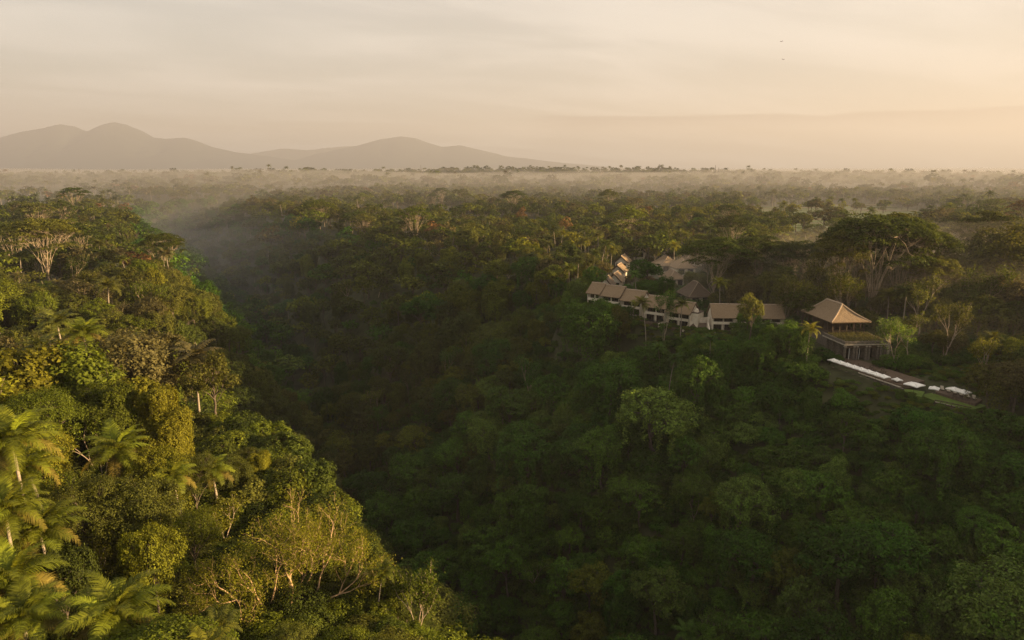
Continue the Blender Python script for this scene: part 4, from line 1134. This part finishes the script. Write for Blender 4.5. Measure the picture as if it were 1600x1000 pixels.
for x0, x1 in ((.7, 2.65), (4.2, 6.25), (7.8, 9.65), (11.2, 12.05)):
    window(pv, x0, x1, .05, lh - .95, 2.05, 2)
for x in (2.2, 5.2): MB().box(x, x + .12, 1.2, 1.32, -.2, lh - .9).build("blind", M["white"], pv)
pl = empty("planter", (0, 0, 0), 0, 1, pv)
MB().box(-.1, lw + .1, -.1, .25, lh + .35, lh + 1.15).build("planter_front", M["stone"], pl)
MB().box(-.1, .25, .25, ld - .2, lh + .35, lh + 1.15).build("planter_side", M["stone"], pl)
MB().box(lw - .25, lw + .1, .25, ld - .2, lh + .35, lh + 1.15).build("planter_side", M["stone"], pl)
gg = np.random.default_rng(77); ar = Arr()
P_ = np.stack([gg.uniform(.3, lw - .3, 6500), gg.uniform(.3, 10.3, 6500), lh + .9 + gg.uniform(0, .9, 6500) * gg.uniform(.2, 1, 6500)], 1)
leaves(ar, P_, np.array([0, -.2, 1]) + gg.normal(size=P_.shape) * .6, .34, .16, gg); V_, F_, A_ = ar.get()
o = link("roof_planting", quad_mesh("roof_planting", V_, F_, [M["leaf"]], attr=A_), pv); o.color = (.10, .095, .03, 1); o["kind"] = "stuff"
ux0, ux1, uy0, uy1, uz = 2.0, 12.6, 10.6, 27.5, lh + .35
MB().box(ux0 + .8, ux1 - .8, uy0 + 1.5, uy1 - 1, uz + .02, uz + .6).build("upper_floor", M["wood"], pv)
for x in np.linspace(ux0 + 1.0, ux1 - 1.0, 5):
    MB().box(x - .14, x + .14, uy0 + 1.2, uy0 + 1.48, uz + .02, 8.6).build("post", M["wood"], pv)
for y in np.linspace(uy0 + 4, uy1 - 1.5, 5):
    MB().box(ux0 + .86, ux0 + 1.14, y - .14, y + .14, uz + .02, 8.6).build("post", M["wood"], pv)
    MB().box(ux1 - 1.14, ux1 - .86, y - .14, y + .14, uz + .02, 8.6).build("post", M["wood"], pv)
MB().box(ux0 + 1.2, ux1 - 1.0, ld + .1, uy1 - 1, -1.5, uz).build("rear_hall", M["stone"], pv)
rl = empty("railing", (0, 0, 0), 0, 1, pv)
MB().box(ux0 + .9, ux1 - .9, uy0 + 1.02, uy0 + 1.14, uz + 1.05, uz + 1.17).build("handrail", M["wood"], rl)
for x in np.arange(ux0 + 1.0, ux1 - 1.0, .55): MB().box(x, x + .05, uy0 + 1.05, uy0 + 1.1, uz + .05, uz + 1.05).build("baluster", M["wood"], rl)
MB().box(ux0 + 2, ux1 - 2, uy0 + 6, uy1 - 2, uz + .6, 8.4).build("inner_room", M["wood"], pv)
rf = empty("roof", (0, 0, 0), 0, 1, pv); e, rg = 8.5, 12.9
A, B_, C_, D_ = (ux0 - .6, uy0 - .6, e), (ux1 + .9, uy0 - .6, e), (ux1 + .9, uy1 + .6, e), (ux0 - .6, uy1 + .6, e)
mx = (ux0 + ux1) / 2 - .4; p, q = (mx, uy0 + 4.2, rg), (mx, uy1 - 4.2, rg)
for c in ([A, B_, p, p], [C_, D_, q, q], [B_, C_, q, p], [D_, A, p, q]): roof_grid(c, 26, 20, .34, "thatch_slope", M["thatch"], rf, gR, .035, .55)
MB().tube([Vector(p) + Vector((0, 0, .35)), Vector(q) + Vector((0, 0, .35))], [.3, .3], 8).build("ridge_cap", M["ridge"], rf)
for c, a in ((A, p), (B_, p), (C_, q), (D_, q)):
    pts = []
    for s in np.linspace(0, 1, 6): v = Vector(c).lerp(Vector(a), s); v.z += .30 - .50 * math.sin(s * math.pi) * .75; pts.append(v)
    MB().tube(pts, [.16, .2, .2, .2, .22, .26], 7).build("hip_cap", M["ridge"], rf)
MB().box(lw + .3, lw + .95, .3, 1.0, -1, 7.6).build("corner_pier", M["pale_stone"], pv)

# ---------------------------------------------------------------- terraces, walls, lawns
def slab(name, pts, mat, thick, label, cat, kind=None, drop=0):
    t = [Vector(p) for p in pts]
    o = MB().hull([v - Vector((0, 0, thick)) for v in t], t).build(name, mat)
    tag(o, label, cat, kind=kind); return o
T0, T1 = at_z(1290, 562, -.3), at_z(1402, 600, -.3)
dirn = (T1 - T0).normalized(); nrmv = Vector((-dirn.y, dirn.x, 0))
if nrmv.x < 0: nrmv = -nrmv
slab("dining_terrace", [T0 + dirn * -2, T1 + dirn * 1, T1 + nrmv * 9, T0 + nrmv * 9 + dirn * -2], M["deck"], 1.2, "brown dining terrace in front of the pavilion", "terrace", "structure")
wt = empty("retaining_wall", T0 + Vector((0, 0, -3.4)), math.atan2(dirn.y, dirn.x)); tag(wt, "dark stone retaining wall with pale coping under the parasol row", "wall")
Lw = (T1 - T0).length + 1.5
for i in range(12):
    for j in range(4):
        x0 = i * Lw / 12 + (.5 * Lw / 12 if j % 2 else 0) - .3
        MB().box(x0, x0 + Lw / 12 - .03, -.55 + gR.uniform(-.03, .03), -.05, j * .72, j * .72 + .70).build("stone", M["stone"], wt)
for i in range(10): MB().box(i * Lw / 10 - .3, (i + 1) * Lw / 10 - .33, -.7, .15, 2.90, 3.06).build("coping_stone", M["pale_stone"], wt)
slab("lawn", [at_z(1436, 617, -2.2), at_z(1470, 612, -2.2), at_z(1542, 634, -2.2), at_z(1520, 640, -2.2), at_z(1462, 626, -2.2)], M["lawn"], .8, "bright green lawn strip between the lounger rows", "lawn", "structure")
slab("lawn", [at_z(1398, 605, -1.4), at_z(1445, 612, -1.4), at_z(1440, 620, -1.4), at_z(1400, 612, -1.4)], M["lawn"], .8, "narrow green lawn at the end of the parasol row", "lawn", "structure")
slab("lower_deck", [at_z(1540, 655, -4.6), at_z(1625, 652, -4.6), at_z(1640, 676, -4.6), at_z(1560, 672, -4.6)], M["deck"], .8, "brown lower deck carrying four loungers", "deck", "structure")
slab("seat_terrace", [at_z(1460, 628, -2.9), at_z(1520, 641, -2.9), at_z(1512, 646, -2.9), at_z(1456, 634, -2.9)], M["deck"], .8, "brown terrace strip below the lawn", "terrace", "structure")
slab("upper_terrace", [at_z(1462, 606, -1.6), at_z(1535, 624, -1.6), at_z(1524, 631, -1.6), at_z(1462, 612, -1.6)], M["deck"], .6, "brown terrace strip above the lawn", "terrace", "structure")

# ---------------------------------------------------------------- parasols and seats
def parasol(loc, w, h, label, group, yaw=0.0):
    t = empty("parasol", loc, yaw); tag(t, label, "parasol", group)
    a, z0, z1 = w / 2, h - .35, h + .22
    cv = MB(); n = 3
    top = (0, 0, z1); C4 = [(-a, -a, z0), (a, -a, z0), (a, a, z0), (-a, a, z0)]
    for i in range(4):
        p0, p1 = Vector(C4[i]), Vector(C4[(i + 1) % 4]); mid = (p0 + p1) / 2 + Vector((0, 0, .10)); ct = Vector(top); hf = (p0 + ct) / 2 - Vector((0, 0, .06)); hg = (p1 + ct) / 2 - Vector((0, 0, .06)); hm_ = (mid + ct) / 2 - Vector((0, 0, .10))
        cv.add([p0, mid, p1, hf, hm_, hg, ct], [(0, 1, 4, 3), (1, 2, 5, 4), (3, 4, 6), (4, 5, 6)])
        dn = Vector((0, 0, -.22)); cv.add([p0, mid, p1, p0 + dn, mid + dn, p1 + dn], [(0, 3, 4, 1), (1, 4, 5, 2)])
    cv.build("canopy", M["white"], t)
    MB().tube([(0, 0, 0), (0, 0, z1 + .15)], [.035, .03], 6).build("pole", M["wood"], t)
    MB().box(-.3, .3, -.3, .3, 0, .12).build("base", M["stone"], t)
    for c in C4: MB().tube([(0, 0, z1 - .05), (c[0], c[1], z0 - .02)], [.02, .015], 4).build("rib", M["wood"], t)
    return t
gP = "white square parasols in a row along the terrace edge"
W_ = ["first", "second", "third", "fourth", "fifth", "sixth", "seventh", "eighth"]
for i in range(8):
    s = i / 7; p = at_z(1303, 562, 1.9).lerp(at_z(1381, 587, 1.9), s)
    parasol((p.x, p.y, -.3), 2.25, 2.4, f"{W_[i]} white parasol of the terrace row counted from the pavilion", gP, math.atan2(dirn.y, dirn.x))
p = at_z(1428, 607, 0); parasol((p.x, p.y, -1.4), 3.4, 2.8, "large white parasol standing alone among shrubs past the row", "white parasols past the row", .5)
p = at_z(1402, 592, 0.5); parasol((p.x, p.y, -.9), 1.9, 1.6, "small white parasol at the end of the terrace row", "white parasols past the row", .2)
p = at_z(1460, 606, 0); parasol((p.x, p.y, -1.4), 2.2, 1.7, "small parasol beside the round shrub", "white parasols past the row", .9)
for (px, py, lab) in [(1491, 608, "white parasol of the pair farther from the edge"), (1505, 612, "white parasol of the pair closer to the edge")]:
    p = at_z(px, py, .2); parasol((p.x, p.y, -1.6), 2.6, 2.2, lab, "white parasols past the row", .4)
def lounger(loc, yaw, label, group):
    t = empty("sun_lounger", loc, yaw); tag(t, label, "sun lounger", group)
    MB().hull([(-.35, -1, .28), (.35, -1, .28), (.35, .35, .28), (-.35, .35, .28)], [(-.35, -1, .42), (.35, -1, .42), (.35, .35, .42), (-.35, .35, .42)]).build("mattress", M["pale_stone"], t)
    MB().hull([(-.35, .36, .28), (.35, .36, .28), (.35, 1.0, .68), (-.35, 1.0, .68)], [(-.35, .36, .42), (.35, .36, .42), (.35, .93, .82), (-.35, .93, .82)]).build("backrest", M["pale_stone"], t)
    MB().box(-.38, .38, -1.02, .9, .18, .27).build("frame", M["wood"], t)
    for x in (-.32, .32):
        for y in (-.9, .75): MB().box(x - .04, x + .04, y - .04, y + .04, 0, .18).build("leg", M["wood"], t)
for i in range(6):
    p = at_z(1472, 609, -1.55).lerp(at_z(1522, 623.5, -1.55), i / 5)
    lounger((p.x, p.y, -1.58), RAD(-25), f"{W_[i]} sun lounger of the upper row counted from the parasol pair", "sun loungers above the lawn")
for i in range(4):
    p = at_z(1560, 662, -4.55).lerp(at_z(1588, 666, -4.55), i / 3)
    lounger((p.x, p.y, -4.58), RAD(-20), f"{W_[i]} sun lounger on the lower brown deck counted from the lawn", "sun loungers on the lower deck")
def sofa(loc, yaw, label, group):
    t = empty("garden_sofa", loc, yaw); tag(t, label, "sofa", group)
    MB().box(-.8, .8, -.4, .4, .12, .38).build("base", M["wood"], t); MB().box(-.72, .72, -.38, .2, .38, .52).build("cushion", M["pale_stone"], t)
    MB().box(-.8, .8, .22, .42, .38, .85).build("backrest", M["wood"], t)
    for s in (-1, 1): MB().box(s * .76 - .07, s * .76 + .07, -.42, .22, .38, .66).build("armrest", M["wood"], t)
for i in range(6):
    p = at_z(1466, 631, -2.85).lerp(at_z(1511, 641, -2.85), i / 5)
    sofa((p.x, p.y, -2.88), RAD(-35), f"{W_[i]} dark garden sofa below the lawn counted from the parasol terrace", "garden sofas below the lawn")
def dining_set(loc, yaw, label, k):
    t = empty("dining_table", loc, yaw); tag(t, label, "table", "tables on the dining terrace")
    MB().box(-.5, .5, -.5, .5, .70, .75).build("table_top", M["wood"], t); MB().tube([(0, 0, 0), (0, 0, .7)], [.05, .05], 6).build("leg", M["wood"], t); MB().box(-.28, .28, -.28, .28, 0, .05).build("foot", M["wood"], t)
    for s, wd in ((-1, "near"), (1, "far")):
        c = empty("dining_chair", Vector(loc) + Vector((.15 * s, s * .95, 0)), yaw + (math.pi if s < 0 else 0)); tag(c, f"dark dining chair on the {wd} side of the {W_[k]} terrace table", "chair", "chairs on the dining terrace")
        MB().box(-.24, .24, -.24, .24, .42, .48).build("seat", M["deck"], c); MB().box(-.24, .24, .20, .25, .48, .95).build("backrest", M["deck"], c)
        for x in (-.2, .2):
            for y in (-.2, .2): MB().box(x - .025, x + .025, y - .025, y + .025, 0, .42).build("leg", M["deck"], c)
for i in range(7):
    p = at_z(1326 + i * 9, 570 + (i * 2.2) + (3 if i % 2 else 0), -.25)
    dining_set((p.x, p.y, -.29), RAD(20), f"{W_[i]} dark dining table in front of the pavilion counted from the parasols", i)

# ---------------------------------------------------------------- rice fields and far things
gf = np.random.default_rng(5)
k = 0
for (x0, x1, y0, y1, nrow) in [(236, 330, 560, 740, 12), (270, 420, 740, 1010, 13), (420, 560, 830, 1090, 10)]:
    for j in range(nrow):
        ya, yb = y0 + (y1 - y0) * j / nrow, y0 + (y1 - y0) * (j + 1) / nrow - 1.2
        cuts = sorted(gf.uniform(.25, .75, 1)); edges = [0, *cuts, 1]
        for a, b in zip(edges[:-1], edges[1:]):
            sh = (j * 2.0)
            xa, xb = x0 + (x1 - x0) * a + sh + .6, x0 + (x1 - x0) * b + sh - .6
            z = max(tz(xx, yy) for xx in (xa, (xa + xb) / 2, xb) for yy in (ya, yb)) + .35
            o = MB().hull([(xa, ya, z - 3), (xb, ya, z - 3), (xb, yb, z - 3), (xa, yb, z - 3)], [(xa, ya, z), (xb, ya + gf.normal(), z), (xb, yb, z), (xa, yb + gf.normal() * .4, z)]).build("rice_field", M["paddy"] if gf.uniform() < .7 else M["paddy_dry"])
            tag(o, "flat rice terrace stepping across the hazy clearing", "rice field", "rice terraces", "structure"); k += 1
def mast(px, py_top, py_base, dist, label):
    b = at_d(px, py_base, dist); tp = at_d(px, py_top, dist); h = tp.z - b.z
    t = empty("radio_mast", (b.x, b.y, b.z - 12)); tag(t, label, "mast", "radio masts on the horizon"); h += 12
    for i in range(3):
        a = i * 2.094; MB().tube([(math.cos(a) * 2.2, math.sin(a) * 2.2, 0), (math.cos(a) * .4, math.sin(a) * .4, h)], [.35, .25], 5).build("leg", M["metal"], t)
    for j in range(1, 7):
        z = h * j / 7; r = 2.2 - 1.8 * j / 7
        MB().tube([(r, 0, z), (-r * .5, r * .87, z), (-r * .5, -r * .87, z), (r, 0, z)], [.18] * 4, 4).build("brace", M["metal"], t)
mast(125, 264, 278, 1900, "radio mast under the twin peaked mountain")
mast(658, 258, 278, 2100, "radio mast under the single humped mountain")
mast(1117, 258, 276, 2000, "radio mast on the plain under the cloud bank")
mast(1122, 262, 276, 2100, "shorter radio mast next to the one under the cloud bank")
for i, (px, d, py, lab) in enumerate([(1145, 760, 300, "small pale house among palms on the hazy plain"), (733, 640, 318, "small house roof on the rim beyond the ridge"), (747, 600, 326, "lower small house on the rim beyond the ridge")]):
    p = at_d(px, py, d); hip_house("far_house", (p.x, p.y, tz(p.x, p.y) + 1), RAD(10 * i), 9, 12, 4.5, 8, lab, "house", "houses on the far plain", "thatch")
def bird(px, py, d, label):
    p = at_d(px, py, d); t = empty("bird", p, rnd.uniform(0, 6)); tag(t, label, "bird", "birds in the sky")
    MB().tube([(0, -.28, 0), (0, -.1, .02), (0, .12, .03), (0, .26, .0)], [.02, .07, .07, .02], 6).build("body", M["wood"], t)
    for s in (-1, 1): MB().hull([(0, -.08, .03), (0, .1, .03), (s * .32, .06, .16), (s * .62, -.06, .1)], [(0, -.08, .045), (0, .1, .045), (s * .32, .06, .175), (s * .62, -.06, .115)]).build("wing", M["wood"], t)
bird(1221, 65, 210, "upper of two small dark birds in the pale sky")
bird(1224, 93, 220, "lower of two small dark birds in the pale sky")

# ---------------------------------------------------------------- haze and ground mist
def air(name, density, colour, aniso):
    m, n, l = new_mat(name)
    o = n.new("ShaderNodeOutputMaterial"); v = n.new("ShaderNodeVolumePrincipled")
    v.inputs["Color"].default_value = (*colour, 1); v.inputs["Density"].default_value = density; v.inputs["Anisotropy"].default_value = aniso
    l.new(v.outputs[0], o.inputs["Volume"]); return m
hb = MB(); hb.box(-24000, 24000, -700, 24000, -140, 1560)
tag(hb.build("haze", air("haze", HAZE_DENSITY, (0.555, 0.565, 0.63), 0.18)), "warm morning haze over the gorge and plain", "haze", kind="stuff")
# a shallow sheet of mist lying on the plain and filling the upper gorge, thinning to nothing at its edges
mgx = np.concatenate([-np.geomspace(5200, 60, 60), np.linspace(-50, 50, 8), np.geomspace(60, 5200, 60)])
mgy = np.concatenate([[240], 240 + np.geomspace(15, 4100, 70)])
MX, MY = np.meshgrid(mgx, mgy)
edge = smooth((MY - 240) / 800) * smooth((5200 - np.abs(MX)) / 800) * smooth((4300 - MY) / 700)
edge = edge * (.75 + .5 * fbm(MX / 420, MY / 600, 91))
d_ = (MX - np.interp(MY, AX_Y, AX_X)) * .9
val = np.exp(-(d_ / 110) ** 2) * smooth((MY - 240) / 240) * smooth((1500 - MY) / 300)
ztop = -75 + 123 * np.clip(edge, 0, 1.0) + np.clip(MY - 750, 0, 3500) * .011 * edge
zbot = np.full_like(MX, -76.0)
rim = np.zeros_like(MX, bool); rim[0] = rim[-1] = True; rim[:, 0] = rim[:, -1] = True
ztop[rim] = -75.9
n = MX.size; idx = np.arange(n).reshape(MX.shape)
q = lambda i: np.stack([i[:-1, :-1], i[:-1, 1:], i[1:, 1:], i[1:, :-1]], -1).reshape(-1, 4)
Fm = [q(idx), q(idx + n)[:, ::-1]]
for e, fl in ((idx[0], 0), (idx[-1], 1), (idx[:, 0], 1), (idx[:, -1], 0)):
    w4 = np.stack([e[:-1], e[:-1] + n, e[1:] + n, e[1:]], -1); Fm.append(w4[:, ::-1] if fl else w4)
mist = link("mist", quad_mesh("mist", np.concatenate([np.stack([MX, MY, ztop], -1).reshape(-1, 3), np.stack([MX, MY, zbot], -1).reshape(-1, 3)]), np.concatenate(Fm), [air("mist", 0.00064, (0.53, 0.515, 0.51), 0.1)]))
tag(mist, "thin bluish ground mist lying on the plain and in the upper gorge", "mist", kind="stuff")

# sunlit morning vapour standing over the wooded plateau beyond the houses
vx = np.linspace(-40, 520, 50); vy = np.linspace(120, 440, 50)
VX, VY = np.meshgrid(vx, vy)
thick = smooth((VX - (30 - .42 * (VY - 200))) / 130) * smooth((520 - VX) / 150) * smooth((VY - 120) / 130) * smooth((440 - VY) / 210)
vtop = -8 + 50 * thick * (.8 + .4 * (fbm(VX / 90, VY / 90, 33) - .5)); vbot = np.full_like(vtop, -8.4)
n = VX.size; idx = np.arange(n).reshape(VX.shape); Fm = [q(idx), q(idx + n)[:, ::-1]]
for e, fl in ((idx[0], 0), (idx[-1], 1), (idx[:, 0], 1), (idx[:, -1], 0)):
    w4 = np.stack([e[:-1], e[:-1] + n, e[1:] + n, e[1:]], -1); Fm.append(w4[:, ::-1] if fl else w4)
vap = link("vapour", quad_mesh("vapour", np.concatenate([np.stack([VX, VY, vtop], -1).reshape(-1, 3), np.stack([VX, VY, vbot], -1).reshape(-1, 3)]), np.concatenate(Fm), [air("vapour", 0.0027, (0.80, 0.73, 0.65), 0.25)]))
tag(vap, "thin sunlit vapour standing over the plateau woods and houses", "mist", kind="stuff")

# bluish mist pooled in the bends of the upper gorge
px_ = np.linspace(-1050, 320, 70); py_ = np.linspace(250, 1050, 60)
PX_, PY_ = np.meshgrid(px_, py_)
dg = (PX_ - np.interp(PY_, AX_Y, AX_X)) * .9
th_ = np.exp(-(dg / 230) ** 2) * smooth((PY_ - 250) / 260) * smooth((1050 - PY_) / 300) * (.8 + .5 * (fbm(PX_ / 70, PY_ / 90, 44) - .3))
gtop = -70 + 90 * th_; gbot = np.full_like(gtop, -70.4)
n = PX_.size; idx = np.arange(n).reshape(PX_.shape); Fm = [q(idx), q(idx + n)[:, ::-1]]
for e, fl in ((idx[0], 0), (idx[-1], 1), (idx[:, 0], 1), (idx[:, -1], 0)):
    w4 = np.stack([e[:-1], e[:-1] + n, e[1:] + n, e[1:]], -1); Fm.append(w4[:, ::-1] if fl else w4)
gm = link("gorge_mist", quad_mesh("gorge_mist", np.concatenate([np.stack([PX_, PY_, gtop], -1).reshape(-1, 3), np.stack([PX_, PY_, gbot], -1).reshape(-1, 3)]), np.concatenate(Fm), [air("gorge_mist", 0.00055, (0.50, 0.56, 0.66), 0.1)]))
tag(gm, "blue grey mist pooled in the bends of the upper gorge", "mist", kind="stuff")
